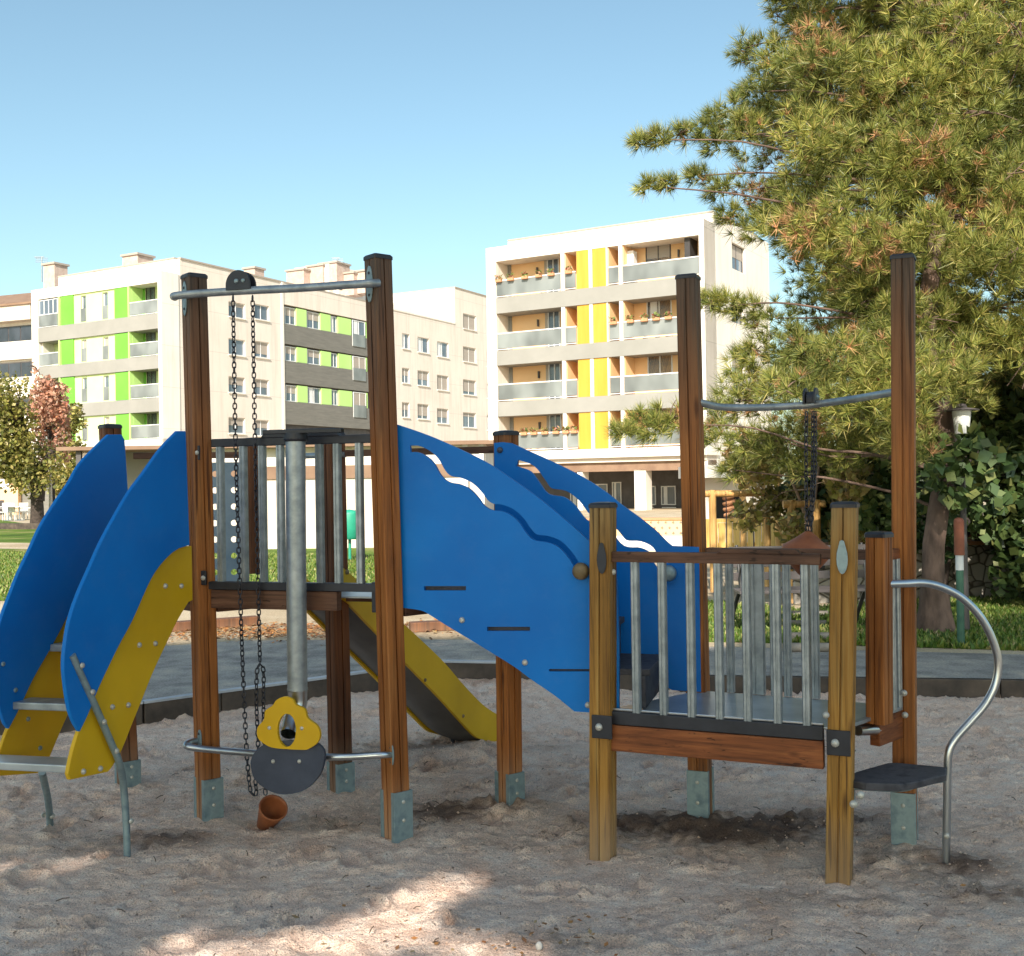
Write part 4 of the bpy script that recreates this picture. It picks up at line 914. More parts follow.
for px, k in [(x, 0) for x in (501, 513, 527, 541, 553.5, 571)]+[(x, 3) for x in (524, 534, 545, 556, 566, 574)]+[(x, 1) for x in (615, 632, 646, 658, 670, 683)]:
    lab = ['terracotta flower box on the orange balconies, top floor, left bay', 'terracotta flower box on the orange balconies, second floor from the top, right bay', '', 'terracotta flower box on the orange balconies, lowest balcony floor, left bay'][k]
    flowerbox(None, fo, S(px), floors[k][0]+1.08, ['flower boxes on the top balcony', 'flower boxes on the right balcony', '', 'flower boxes on the lowest balcony'][k], lab)
# ------------------------------------------------------------ green block (front face)
A1 = D(159, 440, 81); fg = Face((A1.x, A1.y), unit2(.862, -.507))            # s = 0 at the right corner, negative to the left
gb = thing('apartment_building', (A1.x-4, A1.y+4, 0), 'white apartment block with bright green shutters facing left and grey-banded side, at left', 'building')
Sg = lambda px, py=360: fg.S(px, py)
aL = Sg(32); aR = Sg(162) 
zt = fg.Z(157, 271); 
a_in0 = Sg(38.5, 340); a_in1 = Sg(158.5)
gz = [(fg.Z(140, 330.5), fg.Z(140, 315.5)), (fg.Z(140, 370), fg.Z(140, 357)), (fg.Z(140, 412.5), fg.Z(140, 399))]
zop = fg.Z(150, 283); zlow = fg.Z(150, 439)
zlow1 = fg.Z(150, 446)
RD = 1.35; ing = fg.inset(RD)
floors = [(gz[0][1], zop), (gz[1][1], gz[0][0]), (gz[2][1], gz[1][0]), (zlow, gz[2][0])]
part(fg, 'front_frame', M['white_wall'], gb, [(aL, a_in0, GZ, zt), (a_in1, aR, zlow1, zt), (a_in0, a_in1, zop, zt), (a_in0, aR, zlow1, zlow)], -RD-.3, 0)
part(fg, 'back_wall', M['lime_wall'], gb, [(a_in0, a_in1, zlow, zop)], -RD-.25, -RD)
part(fg, 'lower_wall', M['cream_wall'], gb, [(a_in0, aR, GZ, zlow1)], -RD-.3, -.8)
for z0, z1 in gz: part(fg, 'balcony_band', M['band_grey'], gb, [(a_in0, a_in1, z0, z1)], -RD, .04)
xA, xB, xC, xD = 59.5, 128, 44, 158
for k, (z0, z1) in enumerate(floors):
    lime = [(Sg(61), Sg(76.5)-0.0, 0, 0)]
    # flush lime wall between the two balconies with narrow windows
    m = MB()
    hs = []
    a0, a1 = Sg(59.5), Sg(129)
    for p0, p1 in ((80, 85), (101.5, 107)):
        hs.append((Sg(p0), Sg(p1), z0+.12, z1-.15))
    outer = [fg.P(a0, z0, -.15), fg.P(a1, z0, -.15), fg.P(a1, z1, -.15), fg.P(a0, z1, -.15)]
    m.slab([outer]+[[fg.P(a, z, -.15) for a, z in ((h[0],h[2]),(h[1],h[2]),(h[1],h[3]),(h[0],h[3]))] for h in hs], fg.n, .25)
    m.build('lime_wall', M['lime_wall'], gb)
    for h in hs:
        w = win(fg, gb, *h, -.3, 'blind' if k % 2 else 'none', 0, 'frame_white', random.Random(k+3)); part(fg, 'rail_pane', M['rail_glass'], w, [(h[0], h[1], z0+.12, z0+1.1)], -.16, -.12)
    for p0, p1 in ((61, 73), (114.5, 128)): part(fg, 'shutter', M['green_panel'], gb, [(Sg(p0), Sg(p1), z0+.03, z1-.03)], -.14, -.05)
    part(fg, 'divider', M['lime_panel'], gb, [(Sg(58.5), Sg(60), z0, z1), (Sg(128.3), Sg(129.5), z0, z1)], -.3, .0)
    part(fg, 'return_wall', M['lime_panel'], gb, [(Sg(128.8), Sg(129.6), z0, z1)], -RD, -.3)
    part(fg, 'return_wall', M['white_wall'], gb, [(Sg(39), Sg(39.8), z0, z1)], -RD, -.3)
    for p0, p1 in ((39.5, 58), (130, 158)):
        r = part(fg, 'railing', M['frame_white'], gb, [(Sg(p0), Sg(p1), z0+.98, z0+1.04)], -.06, 0); part(fg, 'bottom_rail', M['frame_white'], r, [(Sg(p0), Sg(p1), z0+.04, z0+.08)], -.06, 0)
        part(fg, 'rail_pane', M['rail_glass'], r, [(Sg(p0), Sg(p1), z0+.12, z0+.96)], -.04, -.02)
    sI = lambda px: ing.S(px, 360)
    win(ing, gb, sI(147), sI(156), z0+.1, z0+2.3, .03, 'none', 1, 'frame_dark'); part(ing, 'green_wall', M['green_panel'], gb, [(sI(133), sI(146), z0, z1)], 0, .04)
    win(ing, gb, sI(46), sI(54), z0+.1, z0+2.3, .03, 'none', 1, 'frame_white')
r = part(fg, 'glazed_balcony', M['frame_white'], gb, [(Sg(x)-.03, Sg(x)+.03, floors[0][0]+1.04, floors[0][1]-.1) for x in (40, 44.5, 49, 53.5, 57.8)]+[(Sg(39.5), Sg(58), floors[0][1]-.16, floors[0][1]-.1)], -.06, -.01)
part(fg, 'pane', M['pane'], r, [(Sg(39.5), Sg(58), floors[0][0]+1.05, floors[0][1]-.16)], -.05, -.04)
# attic
C2 = fg.P(aR, 0); fr = Face((C2.x, C2.y), dSd); zATT = fr.Z(180, 259)
zat = fg.Z(178, 258); zatL = fg.Z(45, 281)
part(fg, 'attic_wall', M['white_wall'], gb, [(Sg(41, 290), aR-.3, zt-.4, zATT)], -8, -1.6)
part(fg, 'attic_cap', M['blind'], gb, [(Sg(41, 290), aR-.3, zATT, zATT+.1)], -8, -1.55)
part(fg, 'core', M['white_wall'], gb, [(aL+.3, aR-1.2, GZ, zt-.05)], -11, -RD-.31)
# right-hand return of the front volume and the long side wall
C2 = fg.P(aR, 0); fr = Face((C2.x, C2.y), dSd)
part(fr, 'return_wall', M['white_wall'], gb, [(.3, fr.S(181, 360), GZ, zt-.02)], -.5, -.004)
aK = fr.S(181.2, 360)
# long wall: measured by image columns on this plane
def FR(px, py): return fr.st(px, py)
prof = [FR(184, 259.5), FR(230, 269.5), FR(296, 283.5), FR(364, 297)]
prof[-1] = (FR(366, 297)[0], prof[-1][1])
zroof1 = zATT
bandA = (FR(296, 300)[0], FR(366, 300)[0])
wins1 = []
for col, (x0, x1) in enumerate(((228.5, 245), (254.5, 269))):
    for y in ((301, 316), (338, 354), (376, 392), (417, 433)):
        dy = 0 if col == 0 else 2.5
        a0, z1 = FR(x0, y[0]+dy); a1, _ = FR(x1, y[0]+dy); _, z0 = FR(x0, y[1]+dy); wins1.append((a0, a1, z0, z1))
wall_a0 = aK; wall_a1 = FR(281.5, 350)[0]
holed_wall(fr, wall_a0, wall_a1, [(wall_a0, zroof1), (wall_a1, zroof1)], wins1, .25, M['pink_wall'], 'side_wall', gb)
for i, w in enumerate(wins1): win(fr, gb, *w, -.14, 'blind' if i not in (1, 4) else 'none', 1, 'frame_white', random.Random([2,5,1,4,9,7,8,3][i]))
for w in wins1: part(fr, 'sill', M['white_wall'], gb, [(w[0]-.05, w[1]+.05, w[2]-.1, w[2]-.01)], -.1, .1)
part(fr, 'white_pilaster', M['white_wall'], gb, [(wall_a1, FR(283.3, 350)[0], GZ, zroof1)], -.3, .12)
# clad part: bands, windows, lime panels
a0 = FR(283.3, 350)[0]; a1 = FR(372, 350)[0]
ztopc = FR(300, 309)[1]
part(fr, 'parapet', M['pink_wall'], gb, [(a0, FR(392, 350)[0], FR(283, 304)[1], zroof1)], -.3, .05)
cb = []
for (y0, y1) in ((323.5, 343.5), (360.5, 382.5), (401, 424)): cb.append((FR(284, y1)[1], FR(284, y0)[1]))
for z0, z1 in cb: part(fr, 'cladding', M['band_dark'], gb, [(a0, a1, z0, z1)], -.25, .05)
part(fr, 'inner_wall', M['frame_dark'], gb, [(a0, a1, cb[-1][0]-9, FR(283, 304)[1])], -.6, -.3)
part(fr, 'cladding', M['band_dark'], gb, [(a0, a1, GZ, cb[-1][0]-2.6)], -.25, .05)
rows = [(cb[0][1], FR(283, 304)[1]), (cb[1][1], cb[0][0]), (cb[2][1], cb[1][0])]
for i, (z0, z1) in enumerate(rows):
    for x0, x1 in ((297, 307), (321, 331), (338.5, 351.5)): part(fr, 'lime_panel', M['lime_panel'], gb, [(FR(x0,350)[0], FR(x1,350)[0], z0+.02, z1-.12)], -.28, .0)
    for j, (x0, x1) in enumerate(((286.5, 297), (308.5, 321), (331.5, 338))):
        win(fr, gb, FR(x0,350)[0], FR(x1,350)[0], z0+.03, z1-.15, -.15, 'curtain' if (i, j) in ((2,1),(0,2)) else 'blind' if j < 2 else 'none', 1, 'frame_white', random.Random(3+((i+j) % 2)))
    b0 = FR(352,350)[0]; b1 = FR(364.5,350)[0]
    w = win(fr, gb, b0, b1, z0-.9, z1-.15, .08, 'blind' if i else 'curtain', 1, 'frame_white', random.Random(5)); part(fr, 'rail_pane', M['rail_glass'], w, [(b0, b1, z0-.9, z0+.2)], .09, .12)
    part(fr, 'lime_panel', M['lime_panel'], gb, [(b1+.05, FR(367,350)[0], z0+.02, z1-.12)], -.28, .0)
# farther plain part with its windows
a2 = FR(372, 350)[0]; zr2 = FR(424, 317)[1]; zr3 = FR(470, 292)[1]; a3 = FR(455.5, 350)[0]; a4 = FR(493, 350)[0]
wins2 = []
for (x0, x1) in ((402, 409.5), (417.5, 429), (437, 448.5)):
    for k, y in enumerate((333, 367.5, 402)):
        dy = {402: 0, 417.5: 3.5, 437: 8}[x0] - (k*1.0 if x0 > 405 else 0); a_0, z1 = FR(x0, y+dy); a_1, _ = FR(x1, y+dy); _, z0 = FR(x0, y+dy+15); wins2.append((a_0, a_1, z0, z1))
for k, y in enumerate((313, 346, 379, 412)):
    a_0, z1 = FR(463, y); a_1, _ = FR(476, y); _, z0 = FR(463, y+15); wins2.append((a_0, a_1, z0, z1))
for k, y in enumerate((319, 351, 383, 415)):
    a_0, z1 = FR(486.8, y); a_1, _ = FR(489, y); _, z0 = FR(486.8, y+15); wins2.append((a_0, min(a_1, a4-.3), z0, z1))
holed_wall(fr, a2, a4, [(a2, zr2), (a3, zr2), (a3+.01, zr3), (a4, zr3)], wins2, .25, M['pink_wall'], 'side_wall', gb)
for i, w in enumerate(wins2): win(fr, gb, *w, -.14, 'blind' if i % 3 or i > 8 else 'curtain', 1, 'frame_white', random.Random(i+2))
for w in wins2: part(fr, 'sill', M['white_wall'], gb, [(w[0]-.05, w[1]+.05, w[2]-.1, w[2]-.01)], -.1, .1)
part(fr, 'attic_wall', M['white_wall'], gb, [(FR(366,350)[0], a3-.02, zr2-.6, FR(400, 289)[1]-.6)], -12, -3.0)
part(fr, 'end_wall', M['white_wall'], gb, [(a3-.01, a3+.35, zr2-.6, zr3-.01)], -12, -.26)
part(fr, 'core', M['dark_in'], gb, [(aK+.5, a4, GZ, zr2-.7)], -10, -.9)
part(fr, 'roof_slab', M['blind'], gb, [(aK, FR(372,350)[0], zroof1, zroof1+.12)], -9, .08)
part(fr, 'roof_slab', M['blind'], gb, [(a3, a4, zr3, zr3+.12)], -12, .08)
part(fr, 'roof_slab', M['white_wall'], gb, [(FR(366,350)[0], a3-.05, zr2-.02, zr2+.12)], -3, .06)
def chimney(px, py, Y, w, h, dp=None, parent=gb):
    p = D(px, py, Y); m = MB(); m.box((p.x, p.y, p.z-h/2+.0), (w/2, w/2, h/2), (dSd[0], dSd[1])); c = m.build('chimney', M['brick'], parent)
    m = MB(); m.box((p.x, p.y, p.z+.08), (w/2+.12, w/2+.12, .08), (dSd[0], dSd[1])); m.build('chimney_cap', M['blind'], c)
chimney(55.5, 266, 92, 1.3, 3.2); chimney(138, 257.5, 87, 1.6, 2.4); chimney(254, 270, 96, 1.2, 2.2)
for x, y, w in ((302, 272.5, 2.0), (321, 268, 1.8), (334.5, 265.5, 2.0), (352, 275, 1.4), (364, 273, 1.4)): chimney(x, y, 105, w, 2.0)
p = D(329, 283, 107); m = MB(); m.box((p.x, p.y, p.z-1), (2.6, 2, 2.2), dSd); m.build('roof_house', M['pink_wall'], gb)
for px, y0, y1, Y in ((42, 257, 282, 92), (338, 258, 282, 104)):
    a = D(px, y1, Y); b = D(px, y0, Y); m = MB(); m.tube([a, Vector((a.x, a.y, b.z))], .05, 6)
    for k in range(3): m.tube([Vector((a.x-.5, a.y, b.z-.15*k-.1)), Vector((a.x+.5, a.y, b.z-.15*k-.1))], .03, 5)
    m.tube([Vector((a.x-.6, a.y, b.z)), Vector((a.x+.2, a.y, b.z))], .04, 5); m.build('antenna', M['galv'], gb)
# ------------------------------------------------------------ far-left building
A2 = D(36, 400, 112); fl_ = Face((A2.x, A2.y), unit2(.93, -.37))
lb_ = thing('apartment_building', (A2.x-5, A2.y+4, 0), 'white building with dark ribbon windows and brown sloping roof at the left edge', 'building')
zz = [fl_.Z(20, y) for y in (305, 329, 348, 364, 385, 402, 418, 440)]
x0 = fl_.S(-120); x1 = 0
part(fl_, 'wall', M['white_wall'], lb_, [(x0, x1, GZ, fl_.Z(20, 318))], -12, -.5)
part(fl_, 'cornice', M['cream_wall'], lb_, [(x0, x1, fl_.Z(20, 321), fl_.Z(20, 304))], -.5, .6)
part(fl_, 'parapet', M['white_wall'], lb_, [(x0, x1, b_, t_) for b_, t_ in ((fl_.Z(20,359), fl_.Z(20,341)), (fl_.Z(20,397), fl_.Z(20,377)), (GZ, fl_.Z(20,416)))], -.5, 0)
for yt, yb in ((325, 341), (361.5, 377), (399, 416)):
    w = part(fl_, 'window', M['frame_dark'], lb_, [(x0, x1, fl_.Z(20, yb), fl_.Z(20, yt))], -.5, -.35)
    part(fl_, 'pane', M['pane_dark'], w, [(x0+k*1.6+.06, x0+(k+1)*1.6-.06, fl_.Z(20, yb)+.1, fl_.Z(20, yt)-.1) for k in range(int((x1-x0)/1.6))], -.35, -.32)
m = MB(); a = fl_.Z(20, 304); b = fl_.Z(20, 280)
vs = [fl_.P(x0, a, .8), fl_.P(x1+.5, a, .8), fl_.P(x1+.5, b, -6), fl_.P(x0, b, -6), fl_.P(x0, a-.2, .8), fl_.P(x1+.5, a-.2, .8), fl_.P(x1+.5, a-.2, -12), fl_.P(x0, a-.2, -12)]
m.add(vs, [(0,1,2,3),(0,4,5,1),(1,5,6,2),(0,3,7,4),(3,2,6,7),(4,7,6,5)]); rf = m.build('roof', M['roof_brown'], lb_)
# ------------------------------------------------------------ low pavilion
PV = G3(300, 549); fp = Face((PV.x, PV.y), unit2(1, -.02)); pv = thing('pavilion', (PV.x, PV.y+1, 0), 'low white pavilion with flat brown roof and dark window strip beyond the lawn', 'pavilion')
xa = fp.S(86, 500); xb = fp.S(486, 500); zr = fp.Z(200, 449)
part(fp, 'wall', M['cream_wall'], pv, [(fp.S(192,500), xb, GZ, fp.Z(300, 479))], -6, 0)
part(fp, 'window_strip', M['roof_brown'], pv, [(fp.S(192,500), xb, fp.Z(300, 479), fp.Z(300, 466))], -6, .04)
part(fp, 'upper_wall', M['white_wall'], pv, [(fp.S(192,500), xb, fp.Z(300, 466), zr)], -6, 0)
part(fp, 'roof', M['roof_brown'], pv, [(fp.S(62,450), xb+.25, zr, zr+.09)], -7, .35)
part(fp, 'porch_wall', M['band_grey'], pv, [(fp.S(76,500), fp.S(191,500), GZ, zr)], -5, -1.2)
for x in (82, 466, 482): part(fp, 'post', M['frame_white'] if x > 400 else M['frame_dark'], pv, [(fp.S(x, 480)-.06, fp.S(x, 480)+.06, GZ, zr)], .1, .2)
# green bin in front of the wall
p = G3(350, 562); m = MB(); m.lathe([(.16,.45),(.2,.5),(.22,.95),(.20,1.0),(.0005,1.04)], (p.x, p.y, GZ), seg=16); m.tube([(p.x, p.y, GZ), (p.x, p.y, GZ+.5)], .03, 8)
M['binG'] = mottled('green litter bin', (.02,.28,.18), (.03,.34,.22), 5, .5); o = m.build('litter_bin', M['binG'], origin=(p.x, p.y, GZ)); tag(o, 'green litter bin on a short post before the pavilion wall', 'litter bin')
# ------------------------------------------------------------ right side walls and fences
def stone_mat():
    m, nt, B, N, L = new_mat('rubble stone'); v = coords(N, L, (1,1,1.3)); vo = N.new('ShaderNodeTexVoronoi'); vo.inputs['Scale'].default_value = 5.5; L.new(v, vo.inputs['Vector'])
    r = ramp(N, [(.20,.18,.16), (.36,.33,.29), (.50,.46,.41)]); L.new(vo.outputs['Color'], r.inputs[0])
    v2 = N.new('ShaderNodeTexVoronoi'); v2.feature = 'DISTANCE_TO_EDGE'; v2.inputs['Scale'].default_value = 5.5; L.new(v, v2.inputs['Vector'])
    r2 = ramp(N, [(.25,.23,.2), (1,1,1)], [.02, .09]); L.new(v2.outputs['Distance'], r2.inputs[0]); L.new(mixc(N, L, 1, r.outputs[0], r2.outputs[0], 'MULTIPLY'), B.inputs['Base Color'])
    B.inputs['Roughness'].default_value = .9; bump(N, L, B, r2.outputs[0], .6, .03); return m
M['rubble'] = stone_mat()
W0 = G3(890, 601); W1 = G3(1250, 590); dW = unit2(W1.x-W0.x, W1.y-W0.y); fw = Face((W0.x, W0.y), dW)
sw = thing('stone_wall', (W0.x+2, W0.y, GZ), 'rubble stone garden wall behind the trees at the right', 'wall')
part(fw, 'wall', M['rubble'], sw, [(-1.2, (W1-W0).length, GZ-.1, fw.Z(930, 546))], -.4, 0, bevel=.02)
part(fw, 'coping', M['terr'], sw, [(-1.2, (W1-W0).length, fw.Z(930, 546), fw.Z(930, 546)+.05)], -.42, .03, bevel=.01)
rl = thing('tiled_parapet', (W0.x+1, W0.y, 1), 'red terracotta baluster parapet standing on the stone wall', 'parapet')
part(fw, 'rail', M['terr'], rl, [(fw.S(920,540), fw.S(990,540), fw.Z(930,536), fw.Z(930,534))], -.3, -.18)
part(fw, 'baluster', M['terr'], rl, [(fw.S(920,540)+k*.075, fw.S(920,540)+k*.075+.04, fw.Z(930,546)+.05, fw.Z(930,536)) for k in range(11)], -.28, -.2)
# yellow palisade
M['pale'] = wood('yellow fence boards', (.60,.36,.09), (.86,.58,.18), (.92,.70,.30))
F0 = G3(690, 563); F1 = G3(868, 556); ff = Face((F0.x, F0.y), unit2(F1.x-F0.x, F1.y-F0.y)); pf = thing('board_fence', (F0.x+1, F0.y, GZ), 'bright yellow-brown upright board fence beyond the low tower', 'fence')
r0 = random.Random(4); L_ = (F1-F0).length; k = 0; a = 0
while a < L_ and k < 60:
    w = .13; h = ff.Z(720, 521)+r0.uniform(-.04, .05); part(ff, 'board', M['pale'], pf, [(a, a+w, GZ, h)], -.02, .0); a += w+.02; k += 1
part(ff, 'fence_rail', M['pale'], pf, [(0, L_, .4, .47), (0, L_, .85, .92)], -.08, -.025)
# orange lattice wall
L0 = G3(560, 551); L1 = G3(702, 551.5); fl2 = Face((L0.x, L0.y), unit2(L1.x-L0.x, L1.y-L0.y)); lw = thing('lattice_wall', (L0.x+1, L0.y, GZ), 'low white wall topped with orange pierced brick lattice below the shops', 'wall')
part(fl2, 'base', M['white_wall'], lw, [(0, (L1-L0).length, GZ, fl2.Z(660, 536))], -.2, 0)
m = MB(); z0 = fl2.Z(660, 536); z1 = fl2.Z(660, 520); LL = (L1-L0).length; hs = []; nx = int(LL/.16)
loop = [fl2.P(0, z0), fl2.P(LL, z0), fl2.P(LL, z1), fl2.P(0, z1)]
for j in range(3):
    for i in range(nx-1):
        c = .12+i*.16+(.08 if j % 2 else 0); zc = z0+(z1-z0)*(j+.5)/3.0; r_ = .035
        if c+.06 < LL: hs.append([fl2.P(c-r_, zc), fl2.P(c, zc-r_), fl2.P(c+r_, zc), fl2.P(c, zc+r_)])
m.slab([loop]+hs, fl2.n, .1); m.build('lattice', M['orange_wall'], lw)
m = MB(); fl2.box(m, 0, LL, z1, z1+.05, -.14, .03); m.build('coping', M['terr'], lw)
# kiosk with spiral column
K0 = D(699, 520, 27); fk = Face((K0.x, K0.y), unit2(1, -.08)); kk = thing('kiosk', (K0.x+1, K0.y+1, GZ), 'white kiosk with dark window and orange spiral post beyond the yellow fence', 'kiosk')
Sk = lambda x: fk.S(x, 500)
zk = fk.Z(700, 478)
m = MB(); op = [fk.P(a, z) for a, z in ((Sk(716),fk.Z(700,519)),(Sk(742),fk.Z(700,519)),(Sk(742),fk.Z(700,492)),(Sk(716),fk.Z(700,492)))]; op2 = [fk.P(a, z) for a, z in ((Sk(746),fk.Z(700,521)),(Sk(755),fk.Z(700,521)),(Sk(755),fk.Z(700,510)),(Sk(746),fk.Z(700,510)))]
m.slab([[fk.P(0, GZ), fk.P(Sk(772), GZ), fk.P(Sk(772), zk), fk.P(0, zk)], op, op2], fk.n, .15); m.build('wall', M['cream_wall'], kk)
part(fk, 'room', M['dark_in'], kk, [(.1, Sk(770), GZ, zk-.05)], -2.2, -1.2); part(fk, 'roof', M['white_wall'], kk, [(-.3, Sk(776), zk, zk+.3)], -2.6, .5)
part(fk, 'sill', M['white_wall'], kk, [(Sk(712), Sk(746), fk.Z(700,523), fk.Z(700,519))], 0, .2)
m = MB(); c = fk.P(Sk(731), 0, -.35); zz0 = fk.Z(700,519); zz1 = fk.Z(700,490)
m.tube([c+Vector((math.cos(t*1.2)*.13, math.sin(t*1.2)*.13, zz0+(zz1-zz0)*t/26)) for t in range(27)], .045, 6); m.build('spiral_post', M['terr'], kk)
# ------------------------------------------------------------ park furniture
def lamp(px, pybase, Y, ytop, label, r=.10, mat='galv', postmat='frame_dark', scale=1):
    b = D(px, pybase, Y); t = D(px, ytop, Y); base = Vector((b.x, b.y, GZ)); H = t.z; o = thing('street_lamp', base, label, 'street lamp')
    m = MB(); m.tube([base, base+Vector((0,0,H*.4)), Vector((b.x, b.y, H-.42*scale))], .035*scale, 10, rads=[.05*scale, .035*scale, .028*scale]); m.build('pole', M[postmat], o)
    m = MB(); m.lathe([(.075*scale, -.34*scale), (.10*scale, -.12*scale), (.10*scale,-.08*scale)], Vector((b.x, b.y, H)), seg=16); m.build('lantern', M['lantern'], o)
    m = MB(); m.lathe([(.001,0),(.05*scale,-.015*scale),(.06*scale,-.05*scale),(.19*scale,-.075*scale),(.19*scale,-.085*scale),(.001,-.085*scale)], Vector((b.x, b.y, H)), seg=18); m.build('lamp_cap', M['frame_dark'], o)
    m = MB(); m.lathe([(.001,-.43*scale),(.07*scale,-.43*scale),(.075*scale,-.40*scale),(.001,-.39*scale)], Vector((b.x,b.y,H)), seg=14); m.build('collar', M['galv'], o)
    return o, base, H
m_, nt, B, N, L = new_mat('lantern glass'); B.inputs['Base Color'].default_value = (.75,.76,.74,1); B.inputs['Roughness'].default_value = .25; M['lantern'] = m_
lamp(965.5, 640, 10.7, 403, 'slim park lamp with pale lantern among the dark leaves at the right', scale=.85, postmat='rustgreen' if False else 'frame_dark')
lamp(51, 528, 46, 453, 'park lamp with white lantern beside the red-leaved tree at the left', scale=1.9, postmat='cream_wall')
# green and rust painted pole near the right lamp
M['green_paint'] = mottled('green paint', (.035,.10,.07), (.07,.17,.11), 6, .6); M['rust'] = mottled('rusty paint', (.17,.05,.028), (.30,.10,.05), 6, .7)
b = G3(961, 646); o = thing('painted_pole', (b.x, b.y, GZ), 'short pole painted green below and rust red above, standing on the shaded lawn', 'pole')
z1 = D(961, 570, b.y).z; z2 = D(962, 555, b.y).z; z3 = D(962, 522, b.y).z
m = MB(); m.tube([(b.x,b.y,GZ),(b.x,b.y,z1)], .032, 12); m.build('green_section', M['green_paint'], o)
m = MB(); m.tube([(b.x,b.y,z1),(b.x,b.y,z2)], .034, 12); m.build('white_collar', M['frame_white'], o)
m = MB(); m.tube([(b.x,b.y,z2),(b.x,b.y,z3)], .044, 12); m.dome((b.x,b.y,z3), .044, (0,0,1), .04); m.build('rust_section', M['rust'], o)
# bench with iron arms
M['iron'] = mottled('cast iron', (.02,.02,.02), (.05,.05,.05), 10, .5)
bp = G3(742, 636); be = thing('park_bench', (bp.x+.7, bp.y, GZ), 'park bench with dark iron arms and slatted seat behind the low tower', 'bench')
dbn = unit2(1, .1)
for dx in (0, 1.25):
    o_ = Vector((bp.x+dx, bp.y+dx*.1, GZ)); V = lambda y, z, x=0: o_+Vector((x-.04*0, y, z))
    m = MB(); m.tube(crom([V(.25,0,-.08),V(.1,.35,-.02),V(0,.42),V(-.30,.42,.0),V(-.36,0,-.05)], 4), .02, 6); m.tube(crom([V(0,.42),V(.02,.60),V(-.1,.66),V(-.3,.64),V(-.38,.58),V(-.33,.5),V(-.28,.42)], 4), .018, 6); m.tube(crom([V(0,.42),V(.1,.62),V(.2,.85)], 4), .018, 6); m.build('bench_arm', M['iron'], be)
for k, (y, z) in enumerate(((-.28,.44),(-.18,.44),(-.08,.44),(.02,.44),(.07,.56),(.12,.68),(.18,.80))):
    m = MB(); a = Vector((bp.x-.08, bp.y+y, GZ+z)); b = Vector((bp.x+1.33, bp.y+.133+y, GZ+z)); m.beam(a, b, .075 if k < 4 else .03, .03 if k < 4 else .075); m.build('slat', M['frame_dark'], be, bevel=.004)
# low stepping logs beyond
M['bark_log'] = mottled('grey log', (.16,.13,.11), (.34,.30,.26), 8, .9, bstr=.4)
for i, (px, py, w, lab) in enumerate(((806, 652, 46, 'long pale log edging on the shaded lawn, nearest of four'), (812, 641, 44, 'second pale log edging behind the nearest one'), (806, 628, 40, 'third pale log edging on the lawn'), (810, 618, 36, 'farthest pale log edging on the lawn'))):
    a = G3(px-w/2, py); b = G3(px+w/2, py); m = MB(); m.tube([a+Vector((0,0,.04)), b+Vector((0,0,.04))], .04, 10); o = m.build('log', M['bark_log'], origin=a); tag(o, lab, 'log', 'log edging on the lawn')
# far play equipment: swings and beams
def frame(px0, px1, py, ytop, label, name='swing_frame', legs=2, seat=True):
    a = G3(px0, py); b = D(px1, py, a.y); b.z = GZ; H = D(px0, ytop, a.y).z; o = thing(name, (a.x, a.y, GZ), label, 'swing' if seat else 'play frame')
    for p in (a, b):
        m = MB(); m.tube([(p.x, p.y, GZ), (p.x, p.y, H)], .05, 8); m.build('post', M['wood_far'], o)
    m = MB(); m.tube([(a.x-.1, a.y, H-.05), (b.x+.1, b.y, H-.05)], .045, 8); m.build('crossbar', M['wood_far'], o)
    if seat:
        c = (a+b)/2
        for s in (-.18, .18):
            m = MB(); m.tube([(c.x+s, c.y, H-.05), (c.x+s, c.y, GZ+.45)], .008, 5); m.build('swing_rope', M['chain'], o)
        m = MB(); m.box((c.x, c.y, GZ+.43), (.22, .09, .02)); m.build('swing_seat', M['black'], o, bevel=.01)
    return o
frame(793, 818, 603, 500, 'small wooden swing seen through the low tower railing at its right')
frame(714, 768, 592, 490, 'wider wooden swing frame beyond the bench', seat=True)
frame(744, 779, 575, 470, 'tall slim wooden post frame in front of the yellow fence', 'wooden_frame', seat=False)
# terrace furniture, far left
M['plastic_white'] = mottled('white plastic', (.66,.64,.60), (.75,.73,.69), 4, .5)
def chair_at(px, Y, ang, label, grp='white terrace chairs'):
    b = D(px, 515, Y); o = thing('terrace_chair', (b.x, b.y, GZ), label, 'chair', grp); R = Matrix.Rotation(ang, 3, 'Z')
    def bx(name, c, h): 
        m = MB(); ux = R @ Vector((1,0,0)); m.box(Vector((b.x, b.y, GZ))+R @ Vector(c), h, (ux.x, ux.y)); m.build(name, M['plastic_white'], o)
    bx('seat', (0,0,.44), (.24,.24,.02)); bx('backrest', (0,.23,.70), (.24,.02,.22))
    for sx in (-1,1):
        for sy in (-1,1): bx('leg', (sx*.21,sy*.21,.21), (.02,.02,.21))
        bx('armrest', (sx*.25,0,.64), (.02,.22,.02))
for i, (px, Y) in enumerate(((5,60),(11,61),(16,59.5),(22,60.5),(28,60))): chair_at(px, Y, i*1.3, 'white chair on the far terrace under the left-hand trees')
for i, px in enumerate((8.5, 19.5)):
    b = D(px, 515, 59); o = thing('terrace_table', (b.x, b.y, GZ), ['white round table on the far terrace, nearer the left edge', 'white round table on the far terrace, nearer the dark trunk'][i], 'table')
    m = MB(); m.lathe([(.45,.72),(.45,.75),(.0005,.75)], (b.x,b.y,GZ), seg=18); m.build('table_top', M['plastic_white'], o)
    m = MB(); m.tube([(b.x,b.y,GZ),(b.x,b.y,GZ+.72)], .03, 8); m.lathe([(.25,0),(.22,.03),(.03,.05)], (b.x,b.y,GZ), seg=14); m.build('table_base', M['galv'], o)
